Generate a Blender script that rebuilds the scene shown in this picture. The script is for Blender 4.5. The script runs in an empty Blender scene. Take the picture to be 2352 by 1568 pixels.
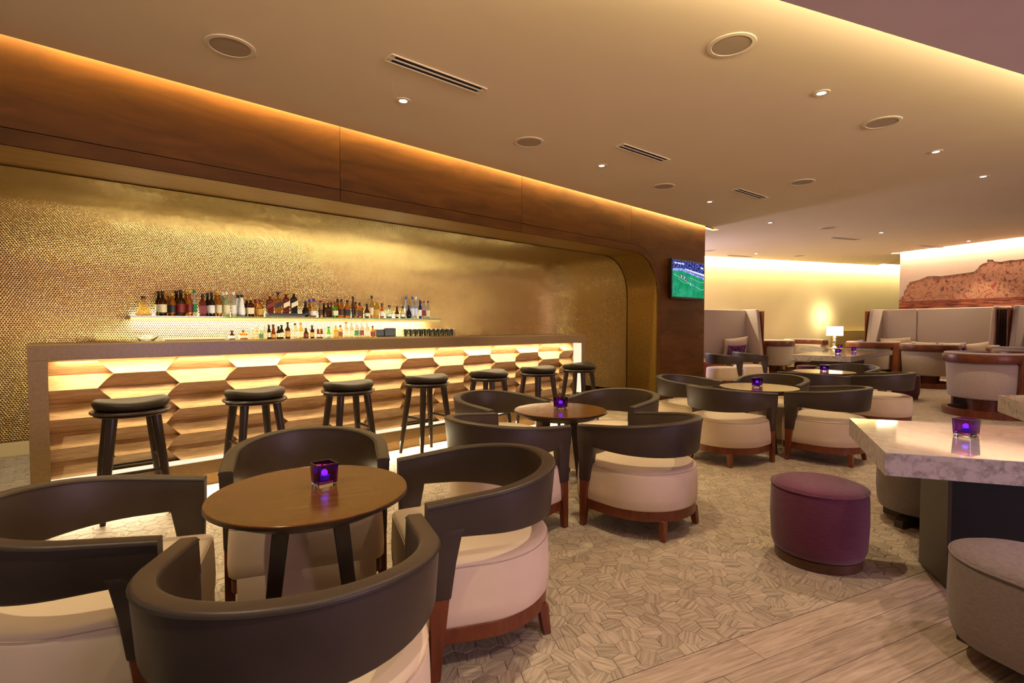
import bpy, bmesh, math, random
import numpy as np
from mathutils import Vector, Matrix

random.seed(7)
C = bpy.context.scene.collection
S = bpy.context.scene
PI = math.pi

# ------------------------------------------------------------------ camera
cam_d = bpy.data.cameras.new('camera')
cam_d.sensor_width = 36.0
cam_d.lens = 36.0 * 1190.0 / 2352.0
cam_d.clip_start = 0.02
cam = bpy.data.objects.new('camera', cam_d)
C.objects.link(cam)
cam.location = (0, 0, 1.27)
cam.rotation_euler = (PI / 2 - math.atan2(37, 1190), 0, 0)
S.camera = cam

# ------------------------------------------------------------------ exposure, world
S.view_settings.view_transform = 'Standard'
S.view_settings.look = 'None'
S.view_settings.exposure = 0.0
S.view_settings.gamma = 1.0
S.view_settings.use_curve_mapping = False
S.cycles.use_denoising = True
S.cycles.max_bounces = 7
S.cycles.diffuse_bounces = 4
S.cycles.glossy_bounces = 4
S.cycles.transmission_bounces = 6
S.cycles.sample_clamp_indirect = 4.0
S.cycles.caustics_reflective = False
S.cycles.caustics_refractive = False
w = bpy.data.worlds.new('world'); S.world = w
w.use_nodes = True
w.node_tree.nodes['Background'].inputs[0].default_value = (0.82, 0.69, 0.57, 1)
w.node_tree.nodes['Background'].inputs[1].default_value = 0.46

# ------------------------------------------------------------------ frame of the bar wall
ANG = math.radians(47.1)
U = Vector((math.sin(ANG), math.cos(ANG), 0))        # along the bar, away from the camera
N = Vector((-math.cos(ANG), math.sin(ANG), 0))       # into the bar alcove
Q = Vector((2.438, 8.705, 0))
ROT_BAR = math.atan2(U.y, U.x)                       # local x = U, local y = N
ZC = 3.09
def L(t, s, z=0.0): return Q + U * t + N * s + Vector((0, 0, z))

WARM = (1.0, 0.66, 0.34)
AMBER = (1.0, 0.73, 0.25)
LEDW = (1.0, 0.82, 0.50)

def link(o, parent=None):
    C.objects.link(o)
    if parent is not None: o.parent = parent
    return o
def area(name, loc, target, sx, sy, power, col, axis=None, spread=PI):
    d = bpy.data.lights.new(name, 'AREA'); d.shape = 'RECTANGLE'; d.size = sx; d.size_y = sy
    d.energy = power; d.color = col; d.spread = spread
    o = bpy.data.objects.new(name, d); C.objects.link(o); o.location = loc
    z = (Vector(loc) - Vector(target)).normalized()
    x = Vector(axis).normalized() if axis is not None else Vector((1, 0, 0))
    x = (x - z * x.dot(z)).normalized(); y = z.cross(x)
    o.rotation_euler = Matrix((x, y, z)).transposed().to_euler()
    return o
def spot(name, loc, target, power, col, deg, blend=0.4, radius=0.03, parent=None):
    d = bpy.data.lights.new(name, 'SPOT'); d.energy = power; d.color = col
    d.spot_size = math.radians(deg); d.spot_blend = blend; d.shadow_soft_size = radius
    o = bpy.data.objects.new(name, d); C.objects.link(o); o.location = loc
    o.rotation_euler = (Vector(target) - Vector(loc)).to_track_quat('-Z', 'Y').to_euler()
    return o

# wall cove above the wood fascia (strip hidden in the slot between ceiling and wood)
area('cove_light_bar', L(-3.9, -0.05, 3.165), L(-3.9, -0.01, 2.95), 11.5, 0.02, 120, AMBER, U)
# cove of the far cream wall and of the mural wall
CW0 = Vector((5.115, 13.865, 0)); CD = Vector((0.943, 0.331, 0)).normalized(); CN = Vector((CD.y, -CD.x, 0))
MW0 = Vector((9.784, 13.116, 0)); MD = Vector((0.3573, -0.934, 0)).normalized(); MN = Vector((MD.y, -MD.x, 0))
p = CW0 + CD * 3.0 + CN * 0.06 + Vector((0, 0, 3.17))
area('cove_light_cream', p, p - Vector((0, 0, 1)) - CN * 0.10, 12.0, 0.04, 520, (1.0, 0.84, 0.48), CD)
p = MW0 + MD * 2.0 + MN * 0.06 + Vector((0, 0, 3.17))
area('cove_light_mural', p, p - Vector((0, 0, 1)) - MN * 0.10, 4.6, 0.04, 140, (1.0, 0.78, 0.52), MD)
# cove on the top edge of the dropped soffit, washing the ceiling beyond it
E0 = Vector((1.290, 2.569, 2.85)); ED = Vector((0.932, 0.362, 0)).normalized(); EN = Vector((ED.y, -ED.x, 0))
p = E0 + ED * 1.0 + EN * 0.06 + Vector((0, 0, 0.09))
area('cove_light_soffit', p, p + Vector((0, 0, 1)) - EN * 1.3, 9.0, 0.05, 130, (1.0, 0.78, 0.44), ED)
# bar: strip under the stone top, strip under the plinth, strips on the shelf
area('bar_top_strip', L(-4.88, -0.02, 1.030), L(-4.88, 0.06, 0.5), 5.4, 0.03, 42, LEDW, U)
area('bar_plinth_strip', L(-4.88, -0.085, 0.092), L(-4.88, -0.26, 0), 5.6, 0.02, 70, LEDW, U, math.radians(150))
area('shelf_under_strip', L(-5.0, 2.12, 1.318), L(-5.0, 2.2, 1.0), 3.8, 0.10, 55, (1.0, 0.93, 0.78), U)
area('shelf_top_strip', L(-5.0, 2.235, 1.375), L(-5.0, 2.30, 2.0), 3.8, 0.04, 48, (1.0, 0.92, 0.76), U)
area('back_counter_strip', L(-4.9, 2.22, 1.112), L(-4.9, 2.27, 2.0), 4.6, 0.03, 10, LEDW, U)
area('gold_wall_fill', L(-4.9, 0.56, 1.0), L(-4.9, 2.2, 1.05), 5.6, 0.04, 58, (1.0, 0.91, 0.72), U)  # unseen fill added to brighten the gold alcove wall
# unseen lights: alcove end spot, side room wash, mauve fill
spot('alcove_beam', L(-8.35, 1.45, 2.40), L(-8.2, 1.5, 0), 70, (1.0, 0.80, 0.44), 100, 0.6, 0.03)
area('side_room_wash', (2.3, 12.75, 1.7), (6.5, 12.2, 1.5), 1.0, 1.6, 190, (0.78, 0.70, 1.0), (0, 1, 0))
area('mauve_fill', (6.4, -2.4, 1.3), (2.4, 2.6, 2.3), 3.6, 1.4, 210, (0.88, 0.58, 0.84), (1, 0.3, 0))  # mauve fill light added behind the camera, no fitting there

# ------------------------------------------------------------------ materials
def lin(r, g, b):
    f = lambda c: (c / 255 / 12.92) if c <= 10 else ((c / 255 + 0.055) / 1.055) ** 2.4
    return (f(r), f(g), f(b), 1.0)
def node(nt, t, **kw):
    n = nt.nodes.new(t)
    for k, v in kw.items():
        if k in n.inputs.keys(): n.inputs[k].default_value = v
        else: setattr(n, k, v)
    return n
def mat(name, col, rough=0.5, metal=0.0, col2=None, scale=8.0, stretch=(1, 1, 1), detail=4.0, bump=0.0, bscale=None, spec=0.5,
        coat=0.0, trans=0.0, ior=1.45, emit=None, estr=0.0, rnd=0.0, rot=(0, 0, 0), attr=None, ramp=(0.3, 0.7), distort=0.0, sheen=0.0, aniso=0.0):
    m = bpy.data.materials.new(name); m.use_nodes = True
    nt = m.node_tree; b = nt.nodes['Principled BSDF']
    b.inputs['Roughness'].default_value = rough; b.inputs['Metallic'].default_value = metal
    b.inputs['Specular IOR Level'].default_value = spec; b.inputs['IOR'].default_value = ior
    b.inputs['Coat Weight'].default_value = coat; b.inputs['Coat Roughness'].default_value = 0.06
    b.inputs['Transmission Weight'].default_value = trans; b.inputs['Sheen Weight'].default_value = sheen
    b.inputs['Anisotropic'].default_value = aniso
    b.inputs['Base Color'].default_value = col
    if emit: b.inputs['Emission Color'].default_value = emit; b.inputs['Emission Strength'].default_value = estr
    out = None
    if col2 is not None or bump:
        tc = node(nt, 'ShaderNodeTexCoord'); mp = node(nt, 'ShaderNodeMapping')
        mp.inputs['Scale'].default_value = stretch; mp.inputs['Rotation'].default_value = rot
        nt.links.new(tc.outputs['Object'], mp.inputs['Vector'])
        vec = mp.outputs['Vector']
        if rnd or attr:
            # every piece takes its own slice of the grain
            if attr: src = node(nt, 'ShaderNodeAttribute', attribute_name=attr).outputs['Fac']
            else: src = node(nt, 'ShaderNodeObjectInfo').outputs['Random']
            ad = node(nt, 'ShaderNodeVectorMath', operation='ADD')
            cm = node(nt, 'ShaderNodeCombineXYZ')
            ml = node(nt, 'ShaderNodeMath', operation='MULTIPLY'); ml.inputs[1].default_value = 37.0
            nt.links.new(src, ml.inputs[0])
            for i in range(3): nt.links.new(ml.outputs[0], cm.inputs[i])
            nt.links.new(vec, ad.inputs[0]); nt.links.new(cm.outputs[0], ad.inputs[1]); vec = ad.outputs[0]
        nz = node(nt, 'ShaderNodeTexNoise', Scale=scale, Detail=detail, Roughness=0.6, Distortion=distort)
        nt.links.new(vec, nz.inputs['Vector'])
        if col2 is not None:
            rp = node(nt, 'ShaderNodeValToRGB')
            rp.color_ramp.elements[0].position = ramp[0]; rp.color_ramp.elements[1].position = ramp[1]
            rp.color_ramp.elements[0].color = col; rp.color_ramp.elements[1].color = col2
            nt.links.new(nz.outputs['Fac'], rp.inputs['Fac']); out = rp.outputs['Color']
        if bump:
            bp = node(nt, 'ShaderNodeBump', Strength=bump, Distance=0.004)
            if bscale:
                n2 = node(nt, 'ShaderNodeTexNoise', Scale=bscale, Detail=3.0); nt.links.new(mp.outputs['Vector'], n2.inputs['Vector'])
                nt.links.new(n2.outputs['Fac'], bp.inputs['Height'])
            else: nt.links.new(nz.outputs['Fac'], bp.inputs['Height'])
            nt.links.new(bp.outputs['Normal'], b.inputs['Normal'])
        if (rnd or attr) and out is not None:
            hs = node(nt, 'ShaderNodeHueSaturation')
            mr = node(nt, 'ShaderNodeMapRange'); mr.inputs['To Min'].default_value = 1 - rnd; mr.inputs['To Max'].default_value = 1 + rnd
            nt.links.new(src, mr.inputs['Value']); nt.links.new(mr.outputs[0], hs.inputs['Value'])
            nt.links.new(out, hs.inputs['Color']); out = hs.outputs['Color']
        if out is not None: nt.links.new(out, b.inputs['Base Color'])
    return m
def emitter(name, col, strength):
    m = bpy.data.materials.new(name); m.use_nodes = True; nt = m.node_tree
    nt.nodes.remove(nt.nodes['Principled BSDF'])
    e = node(nt, 'ShaderNodeEmission', Strength=strength); e.inputs['Color'].default_value = (*col, 1)
    nt.links.new(e.outputs[0], nt.nodes['Material Output'].inputs['Surface'])
    return m

def tile_mat(name, attr):
    """weathered hexagonal wood tile; each tile has its own grain direction and tone"""
    m = bpy.data.materials.new(name); m.use_nodes = True; nt = m.node_tree; b = nt.nodes['Principled BSDF']
    b.inputs['Roughness'].default_value = 0.55; b.inputs['Specular IOR Level'].default_value = 0.35
    tc = node(nt, 'ShaderNodeTexCoord')
    src = node(nt, 'ShaderNodeAttribute', attribute_name=attr).outputs['Fac'] if attr else node(nt, 'ShaderNodeObjectInfo').outputs['Random']
    an = node(nt, 'ShaderNodeMath', operation='MULTIPLY'); an.inputs[1].default_value = 60.0; nt.links.new(src, an.inputs[0])
    vr = node(nt, 'ShaderNodeVectorRotate', rotation_type='Z_AXIS'); nt.links.new(tc.outputs['Object'], vr.inputs['Vector']); nt.links.new(an.outputs[0], vr.inputs['Angle'])
    mp = node(nt, 'ShaderNodeMapping'); mp.inputs['Scale'].default_value = (6, 95, 6); nt.links.new(vr.outputs[0], mp.inputs['Vector'])
    ad = node(nt, 'ShaderNodeVectorMath', operation='ADD'); cm = node(nt, 'ShaderNodeCombineXYZ'); nt.links.new(mp.outputs[0], ad.inputs[0])
    for i in range(3): nt.links.new(an.outputs[0], cm.inputs[i])
    nt.links.new(cm.outputs[0], ad.inputs[1])
    nz = node(nt, 'ShaderNodeTexNoise', Scale=1.0, Detail=5.0, Roughness=0.65, Distortion=0.4); nt.links.new(ad.outputs[0], nz.inputs['Vector'])
    rp = node(nt, 'ShaderNodeValToRGB'); e = rp.color_ramp.elements
    e[0].position = 0.30; e[0].color = lin(122, 108, 92); e[1].position = 0.58; e[1].color = lin(188, 171, 150)
    nt.links.new(nz.outputs['Fac'], rp.inputs['Fac'])
    hs = node(nt, 'ShaderNodeHueSaturation'); mr = node(nt, 'ShaderNodeMapRange')
    mr.inputs['To Min'].default_value = 0.86; mr.inputs['To Max'].default_value = 1.1
    fr = node(nt, 'ShaderNodeMath', operation='FRACT'); ml = node(nt, 'ShaderNodeMath', operation='MULTIPLY'); ml.inputs[1].default_value = 7.31
    nt.links.new(src, ml.inputs[0]); nt.links.new(ml.outputs[0], fr.inputs[0]); nt.links.new(fr.outputs[0], mr.inputs['Value'])
    nt.links.new(mr.outputs[0], hs.inputs['Value']); nt.links.new(rp.outputs[0], hs.inputs['Color']); nt.links.new(hs.outputs[0], b.inputs['Base Color'])
    bp = node(nt, 'ShaderNodeBump', Strength=0.35, Distance=0.003); nt.links.new(nz.outputs['Fac'], bp.inputs['Height']); nt.links.new(bp.outputs[0], b.inputs['Normal'])
    return m

K = {}
K['ceiling'] = mat('ceiling_paint', lin(232, 214, 186), 0.85, col2=lin(236, 218, 192), scale=1.2, bump=0.05, bscale=160, spec=0.2)
K['soffit'] = mat('soffit_paint', lin(224, 204, 206), 0.8, col2=lin(218, 196, 200), scale=2, bump=0.05, bscale=160, spec=0.2)
K['veneer'] = mat('dark_veneer', lin(66, 37, 12), 0.45, col2=lin(96, 58, 22), scale=2.2, stretch=(0.5, 0.5, 2.6), detail=7, rnd=0.06, distort=0.9, bump=0.04, spec=0.16)
K['reveal'] = mat('gold_brown_veneer', lin(150, 112, 44), 0.34, metal=0.35, col2=lin(172, 134, 58), scale=3, stretch=(0.4, 8, 8), detail=6, spec=0.4)
K['gold'] = mat('gold_metal', (0.85, 0.62, 0.25, 1), 0.27, metal=1.0)
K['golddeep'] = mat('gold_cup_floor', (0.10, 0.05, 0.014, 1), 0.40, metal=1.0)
K['goldback'] = mat('gold_backing', (0.05, 0.026, 0.008, 1), 0.5, metal=0.6)
K['stone'] = mat('brown_stone', lin(136, 112, 74), 0.28, col2=lin(146, 122, 84), scale=60, detail=8, ramp=(0.4, 0.62), bump=0.02, bscale=60, spec=0.45)
K['oak'] = mat('oak', lin(158, 120, 76), 0.5, col2=lin(205, 167, 118), scale=5.5, stretch=(1.2, 12, 12), detail=6, distort=0.7, rnd=0.10, bump=0.25, spec=0.35)
K['leather'] = mat('brown_leather', lin(61, 50, 43), 0.42, col2=lin(69, 57, 49), scale=6, bump=0.12, bscale=420, spec=0.42)
K['piping'] = mat('dark_piping', lin(38, 29, 25), 0.5)
K['cream'] = mat('cream_upholstery', lin(222, 201, 176), 0.62, col2=lin(214, 192, 166), scale=4, bump=0.05, bscale=300, spec=0.3)
K['cream_seam'] = mat('cream_seam', lin(186, 162, 136), 0.7)
K['redwood'] = mat('reddish_wood', lin(88, 42, 22), 0.35, col2=lin(122, 64, 34), scale=7, stretch=(3, 3, 0.6), detail=6, spec=0.45)
K['darkwood'] = mat('dark_brown_wood', lin(66, 38, 20), 0.4, col2=lin(82, 50, 28), scale=7, stretch=(3, 3, 0.6))
K['espresso'] = mat('espresso_wood', lin(40, 28, 22), 0.35, col2=lin(52, 37, 28), scale=10, stretch=(4, 4, 0.5), detail=5, spec=0.5)
K['tabletop'] = mat('walnut_top', lin(86, 50, 21), 0.19, col2=lin(116, 72, 32), scale=4.5, stretch=(1, 9, 9), detail=7, distort=0.4, coat=0.15, spec=0.5)
K['cushion_dark'] = mat('stool_leather', lin(42, 32, 24), 0.5, bump=0.08, bscale=400, spec=0.22)
K['steel'] = mat('brushed_steel', (0.62, 0.6, 0.57, 1), 0.3, metal=1.0)
K['marble'] = mat('grey_marble', lin(168, 160, 150), 0.06, col2=lin(208, 202, 192), scale=7, detail=9, distort=1.6, ramp=(0.30, 0.62), coat=0.5, spec=0.5)
K['marble_edge'] = mat('rough_marble', lin(128, 118, 112), 0.4, col2=lin(186, 174, 170), scale=26, detail=10, distort=0.5, ramp=(0.32, 0.55), bump=0.4, bscale=50)
K['black'] = mat('black_and_shaded', lin(22, 19, 18), 0.4)
K['lit_end'] = mat('pedestal_lit_end', lin(70, 60, 50), 0.4, metal=0.3, col2=lin(78, 66, 55), scale=20, stretch=(30, 30, 1))
K['purple_cloth'] = mat('purple_cloth', lin(80, 34, 54), 0.85, col2=lin(104, 47, 72), scale=40, stretch=(0.6, 0.6, 9), detail=4, bump=0.25, bscale=200, spec=0.2, sheen=0.3)
K['grey_cloth'] = mat('grey_cloth', lin(106, 94, 88), 0.9, col2=lin(130, 116, 108), scale=60, stretch=(1, 1, 6), detail=5, bump=0.25, bscale=240, spec=0.2, sheen=0.2)
K['settee'] = mat('settee_cloth', lin(172, 156, 144), 0.9, col2=lin(184, 168, 154), scale=50, bump=0.15, bscale=260, spec=0.2, sheen=0.2)
K['olive'] = mat('olive_cloth', lin(146, 122, 70), 0.9, col2=lin(154, 130, 78), scale=40, spec=0.2)
K['pillow'] = mat('cream_pillow', lin(206, 188, 164), 0.9, col2=lin(216, 198, 176), scale=30, bump=0.3, bscale=14, spec=0.2)
K['pillow_purple'] = mat('purple_pillow', lin(58, 24, 66), 0.8, col2=lin(118, 66, 122), scale=14, detail=3, ramp=(0.42, 0.6), spec=0.25)
K['rust'] = mat('rust_leather', lin(128, 58, 30), 0.4, col2=lin(140, 68, 36), scale=5)
K['cream_wall'] = mat('cream_plaster', lin(230, 214, 166), 0.85, col2=lin(234, 218, 172), scale=1.5, bump=0.12, bscale=90, spec=0.2)
K['mural_wall'] = mat('taupe_wallcover', lin(206, 182, 164), 0.85, col2=lin(212, 188, 170), scale=1.5, spec=0.2)
K['plank'] = mat('washed_plank', lin(146, 126, 108), 0.5, col2=lin(200, 180, 160), scale=3.2, stretch=(1.2, 16, 10), detail=7, distort=1.1, rnd=0.07, bump=0.2, spec=0.35)
K['tile'] = tile_mat('hex_tile', None)
K['tile_far'] = tile_mat('hex_tile_far', 'tone')
K['subfloor'] = mat('dark_joint', lin(46, 36, 28), 0.9)
K['grille'] = mat('speaker_grille', lin(172, 154, 134), 0.8)
K['white'] = mat('white_trim', lin(226, 210, 188), 0.6)
K['slot'] = mat('vent_slot', lin(26, 22, 20), 0.8)
K['lampface'] = emitter('downlight_face', (1.0, 0.93, 0.86), 14)
K['led'] = emitter('led_strip', (1.0, 0.82, 0.50), 7)
K['diffuser'] = emitter('cream_diffuser', (1.0, 0.86, 0.60), 1.1)
K['shade'] = emitter('lamp_shade_glow', (1.0, 0.92, 0.72), 5)
K['silver'] = mat('mercury_glass', (0.8, 0.76, 0.66, 1), 0.15, metal=1.0)
K['glass'] = mat('clear_glass', (0.93, 0.96, 0.93, 1), 0.02, trans=1.0, ior=1.45)
K['purple_glass'] = mat('purple_glass', (0.30, 0.035, 0.46, 1), 0.03, trans=1.0, ior=1.45)
K['tealight'] = emitter('violet_tealight', (0.20, 0.10, 1.0), 6)
K['wax'] = mat('wax', lin(170, 120, 190), 0.5, emit=(0.12, 0.03, 0.8, 1), estr=0.4)
K['shelf_glass'] = mat('shelf_glass', (0.55, 0.78, 0.62, 1), 0.05, trans=0.85, ior=1.45)
K['brass'] = mat('brass_rail', (0.62, 0.47, 0.16, 1), 0.35, metal=1.0)
K['counter'] = mat('pale_counter', lin(214, 190, 140), 0.3)
K['tv'] = mat('tv_body', lin(14, 13, 14), 0.3)
BC = {'amber': (0.62, 0.24, 0.035, 1), 'dark': (0.055, 0.018, 0.006, 1), 'clear': (0.90, 0.92, 0.84, 1), 'red': (0.20, 0.03, 0.012, 1), 'black': (0.012, 0.010, 0.009, 1),
      'green_clear': (0.62, 0.85, 0.58, 1), 'white': (0.85, 0.82, 0.74, 1), 'pale': (0.85, 0.62, 0.24, 1), 'green': (0.10, 0.42, 0.05, 1), 'brown': (0.13, 0.05, 0.012, 1),
      'yellow': (0.82, 0.52, 0.06, 1), 'frost': (0.80, 0.84, 0.86, 1), 'blue': (0.02, 0.02, 0.26, 1)}
GL = {k: mat('bottle_' + k, v, 0.12 if k != 'frost' else 0.4, trans=0.0 if k in ('white', 'black') else (0.55 if k in ('dark', 'red', 'blue', 'brown') else 0.8), ior=1.3, spec=0.6) for k, v in BC.items()}
CC = {'brown': lin(70, 34, 16), 'black': lin(20, 17, 16), 'gold': lin(190, 146, 58), 'green': lin(20, 110, 52), 'white': lin(228, 220, 204), 'red': lin(120, 22, 18), 'purple': lin(52, 34, 120), 'blue': lin(52, 62, 140),
      'cream': lin(226, 206, 160), 'frost': lin(206, 212, 222)}
CP = {k: mat('cap_' + k, v, 0.4) for k, v in CC.items()}

# ------------------------------------------------------------------ mesh helpers
class MB:
    def __init__(self): self.v = []; self.f = []
    def add(self, vs, fs):
        k = len(self.v); self.v += [tuple(p) for p in vs]; self.f += [tuple(i + k for i in f) for f in fs]; return self
    def box(self, x0, x1, y0, y1, z0, z1):
        return self.add([(x0, y0, z0), (x1, y0, z0), (x1, y1, z0), (x0, y1, z0), (x0, y0, z1), (x1, y0, z1), (x1, y1, z1), (x0, y1, z1)],
                        [(0, 3, 2, 1), (4, 5, 6, 7), (0, 1, 5, 4), (1, 2, 6, 5), (2, 3, 7, 6), (3, 0, 4, 7)])
    def hexa(self, a, b):
        """two quads joined"""
        return self.add(list(a) + list(b), [(0, 3, 2, 1), (4, 5, 6, 7), (0, 1, 5, 4), (1, 2, 6, 5), (2, 3, 7, 6), (3, 0, 4, 7)])
    def prism(self, poly, z0, z1):
        n = len(poly)
        return self.add([(x, y, z0) for x, y in poly] + [(x, y, z1) for x, y in poly],
                        [tuple(range(n))[::-1], tuple(range(n, 2 * n))] + [(i, (i + 1) % n, n + (i + 1) % n, n + i) for i in range(n)])
    def loft(self, rings, cap=(True, True), closed=True):
        n = len(rings[0]); k = len(rings); vs = [p for r in rings for p in r]; fs = []
        for j in range(k - 1):
            for i in range(n if closed else n - 1):
                a = j * n + i; b = j * n + (i + 1) % n; fs.append((a, b, b + n, a + n))
        if cap[0]: fs.append(tuple(range(n))[::-1])
        if cap[1]: fs.append(tuple(range((k - 1) * n, k * n)))
        return self.add(vs, fs)
    def lathe(self, prof, n=16, c=(0, 0), rot=0.0):
        return self.loft([[(c[0] + r * math.cos(2 * PI * i / n + rot), c[1] + r * math.sin(2 * PI * i / n + rot), z) for i in range(n)] for r, z in prof])
    def tube(self, path, r, n=6, closed=False):
        P = [Vector(p) for p in path]; rings = []; m = len(P)
        for i, p in enumerate(P):
            if closed: d = P[(i + 1) % m] - P[i - 1]
            else: d = P[min(i + 1, m - 1)] - P[max(i - 1, 0)]
            d.normalize(); a = d.cross(Vector((0, 0, 1)))
            if a.length < 1e-3: a = Vector((1, 0, 0))
            a.normalize(); b = d.cross(a); rr = r[i] if isinstance(r, (list, tuple)) else r
            rings.append([tuple(p + a * rr * math.cos(2 * PI * k / n) + b * rr * math.sin(2 * PI * k / n)) for k in range(n)])
        if closed: rings.append(rings[0]); return self.loft(rings, (False, False))
        return self.loft(rings)
    def mesh(self, name, m, smooth=True, bevel=0.0, seg=2, sharp=38):
        me = bpy.data.meshes.new(name); me.from_pydata(self.v, [], self.f)
        bm = bmesh.new(); bm.from_mesh(me)
        bmesh.ops.recalc_face_normals(bm, faces=bm.faces)
        if bevel:
            es = [e for e in bm.edges if len(e.link_faces) == 2 and e.calc_face_angle(0) > math.radians(32)]
            if es: bmesh.ops.bevel(bm, geom=es, offset=bevel, segments=seg, profile=0.5, affect='EDGES', clamp_overlap=True)
        bm.to_mesh(me); bm.free()
        if m is not None: me.materials.append(m)
        if smooth:
            me.polygons.foreach_set('use_smooth', [True] * len(me.polygons)); me.set_sharp_from_angle(angle=math.radians(sharp))
        return me
    def obj(self, name, m, parent=None, **kw):
        return link(bpy.data.objects.new(name, self.mesh(name, m, **kw)), parent)
def sub(name, me, parent, loc=(0, 0, 0), rz=0.0):
    o = link(bpy.data.objects.new(name, me), parent); o.location = loc; o.rotation_euler = (0, 0, rz); return o
def tag(o, label=None, cat=None, group=None, kind=None):
    if label: o['label'] = label
    if cat: o['category'] = cat
    if group: o['group'] = group
    if kind: o['kind'] = kind
    return o
def thing(name, label, cat, loc=(0, 0, 0), rz=0.0, group=None):
    o = link(bpy.data.objects.new(name, None)); o.empty_display_size = 0.1
    o.location = loc; o.rotation_euler = (0, 0, rz); return tag(o, label, cat, group)
def dup(root, loc, rz, label, group=None):
    r = root.copy(); C.objects.link(r); r.location = loc; r.rotation_euler = (0, 0, rz); r['label'] = label
    if group: r['group'] = group
    for ch in list(root.children):
        c = ch.copy(); C.objects.link(c); c.parent = r
        for g in ch.children:
            d = g.copy(); C.objects.link(d); d.parent = c
    return r
def struct(o): o['kind'] = 'structure'; return o
def barframe(o): o.location = Q; o.rotation_euler = (0, 0, ROT_BAR); return o     # local x = t, local y = s
def project(x, y, z):
    a = math.atan2(37, 1190); c_, s_ = math.cos(a), math.sin(a); z -= 1.27
    d = y * c_ - z * s_; return (1176 + 1190 * x / d, 784 - 1190 * (y * s_ + z * c_) / d, d) if d > 0.05 else (0, 0, d)

# ------------------------------------------------------------------ floor
PB0 = Vector((0.862, 2.047)); PBD = Vector((math.sin(math.radians(65)), math.cos(math.radians(65)))); PBN = Vector((PBD.y, -PBD.x))
floor = struct(MB().box(-9, 16, -3.5, 19, -0.10, -0.013).obj('floor', K['subfloor'], smooth=False))
HR = 0.052                                                  # hexagon: vertex radius, a vertex points along the bar
def hexmb(r, h=0.0):
    m = MB(); cs = [(math.cos(k * PI / 3), math.sin(k * PI / 3)) for k in range(6)]
    rb = r - 0.0006; rt = r - 0.0020
    return m.add([(rb * a, rb * b, -0.014) for a, b in cs] + [(rb * a, rb * b, -0.0022 + h) for a, b in cs] + [(rt * a, rt * b, h) for a, b in cs],
                 [(i, (i + 1) % 6, 6 + (i + 1) % 6, 6 + i) for i in range(6)] + [(6 + i, 6 + (i + 1) % 6, 12 + (i + 1) % 6, 12 + i) for i in range(6)] + [tuple(range(12, 18))])
tile_me = hexmb(HR).mesh('tile', K['tile'], smooth=False)
near, far, cut = [], [], []
hx = HR * 1.5; hy = HR * math.sqrt(3)
for i in range(-140, 120):
    for j in range(-120, 110):
        t = i * hx; s = j * hy + (hy / 2 if i % 2 else 0)
        p = Q + U * t + N * s
        if p.y < 0.9 or p.y > 13.6 or p.x < -6.6 or p.x > 11.5: continue
        if s > 2.26 or (s > -0.02 and -7.68 < t < -2.1 and s < 0.5) or (t > -0.02 and t < 1.66 and s > -0.01): continue
        e = (Vector((p.x, p.y)) - PB0).dot(PBN)
        if e > 0.05: continue
        px, py, d = project(p.x, p.y, 0)
        if d < 0.3 or px < -1300 or px > 2700 or py > 2300: continue
        seen = 1230 < px < 2230 and 1080 < py < 1590 and not (1770 < px < 2010 and py < 1300)
        if e > -0.0525:
            if 600 < px < 2400: cut.append(p)
            continue
        (near if seen else far).append((d, p, t, s))
near.sort(key=lambda q: q[0])
kn = 296 - len(cut); far += near[kn:]; near = near[:kn]
for p in cut:
    # a tile sawn off along the straight joint with the planks
    hexp = [Vector((p.x + (HR - 0.0006) * math.cos(ROT_BAR + k * PI / 3), p.y + (HR - 0.0006) * math.sin(ROT_BAR + k * PI / 3))) for k in range(6)]
    out = []; lim = -0.0015
    for a, b in zip(hexp, hexp[1:] + hexp[:1]):
        ea, eb = (a - PB0).dot(PBN), (b - PB0).dot(PBN)
        if ea <= lim: out.append(a)
        if (ea <= lim) != (eb <= lim): out.append(a + (b - a) * ((lim - ea) / (eb - ea)))
    if len(out) < 3: continue
    cx = sum((q.x for q in out)) / len(out); cy = sum((q.y for q in out)) / len(out)
    o = MB().prism([(q.x - cx, q.y - cy) for q in out], -0.014, 0.0).obj('tile', K['tile'], floor, smooth=False); o.location = (cx, cy, 0)
for d, p, t, s in near:
    o = sub('tile', tile_me, floor, (p.x, p.y, random.uniform(-0.0012, 0.0)), ROT_BAR)
proto = hexmb(HR); pv = np.array(proto.v); n0 = len(pv)
ca, sa = math.cos(ROT_BAR), math.sin(ROT_BAR)
rv = np.c_[pv[:, 0] * ca - pv[:, 1] * sa, pv[:, 0] * sa + pv[:, 1] * ca, pv[:, 2]]
cen = np.array([(p.x, p.y, -random.random() * 0.0012) for d, p, t, s in far])
av = (rv[None] + cen[:, None]).reshape(-1, 3)
af = [tuple(i + k * n0 for i in f) for k in range(len(far)) for f in proto.f]
me = bpy.data.meshes.new('tile_field'); me.from_pydata(av.tolist(), [], af)
at = me.attributes.new('tone', 'FLOAT', 'FACE'); at.data.foreach_set('value', np.repeat(np.random.RandomState(3).rand(len(far)), len(proto.f)))
me.materials.append(K['tile_far'])
tf = sub('tile_field', me, floor); tf['kind'] = 'stuff'
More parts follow.
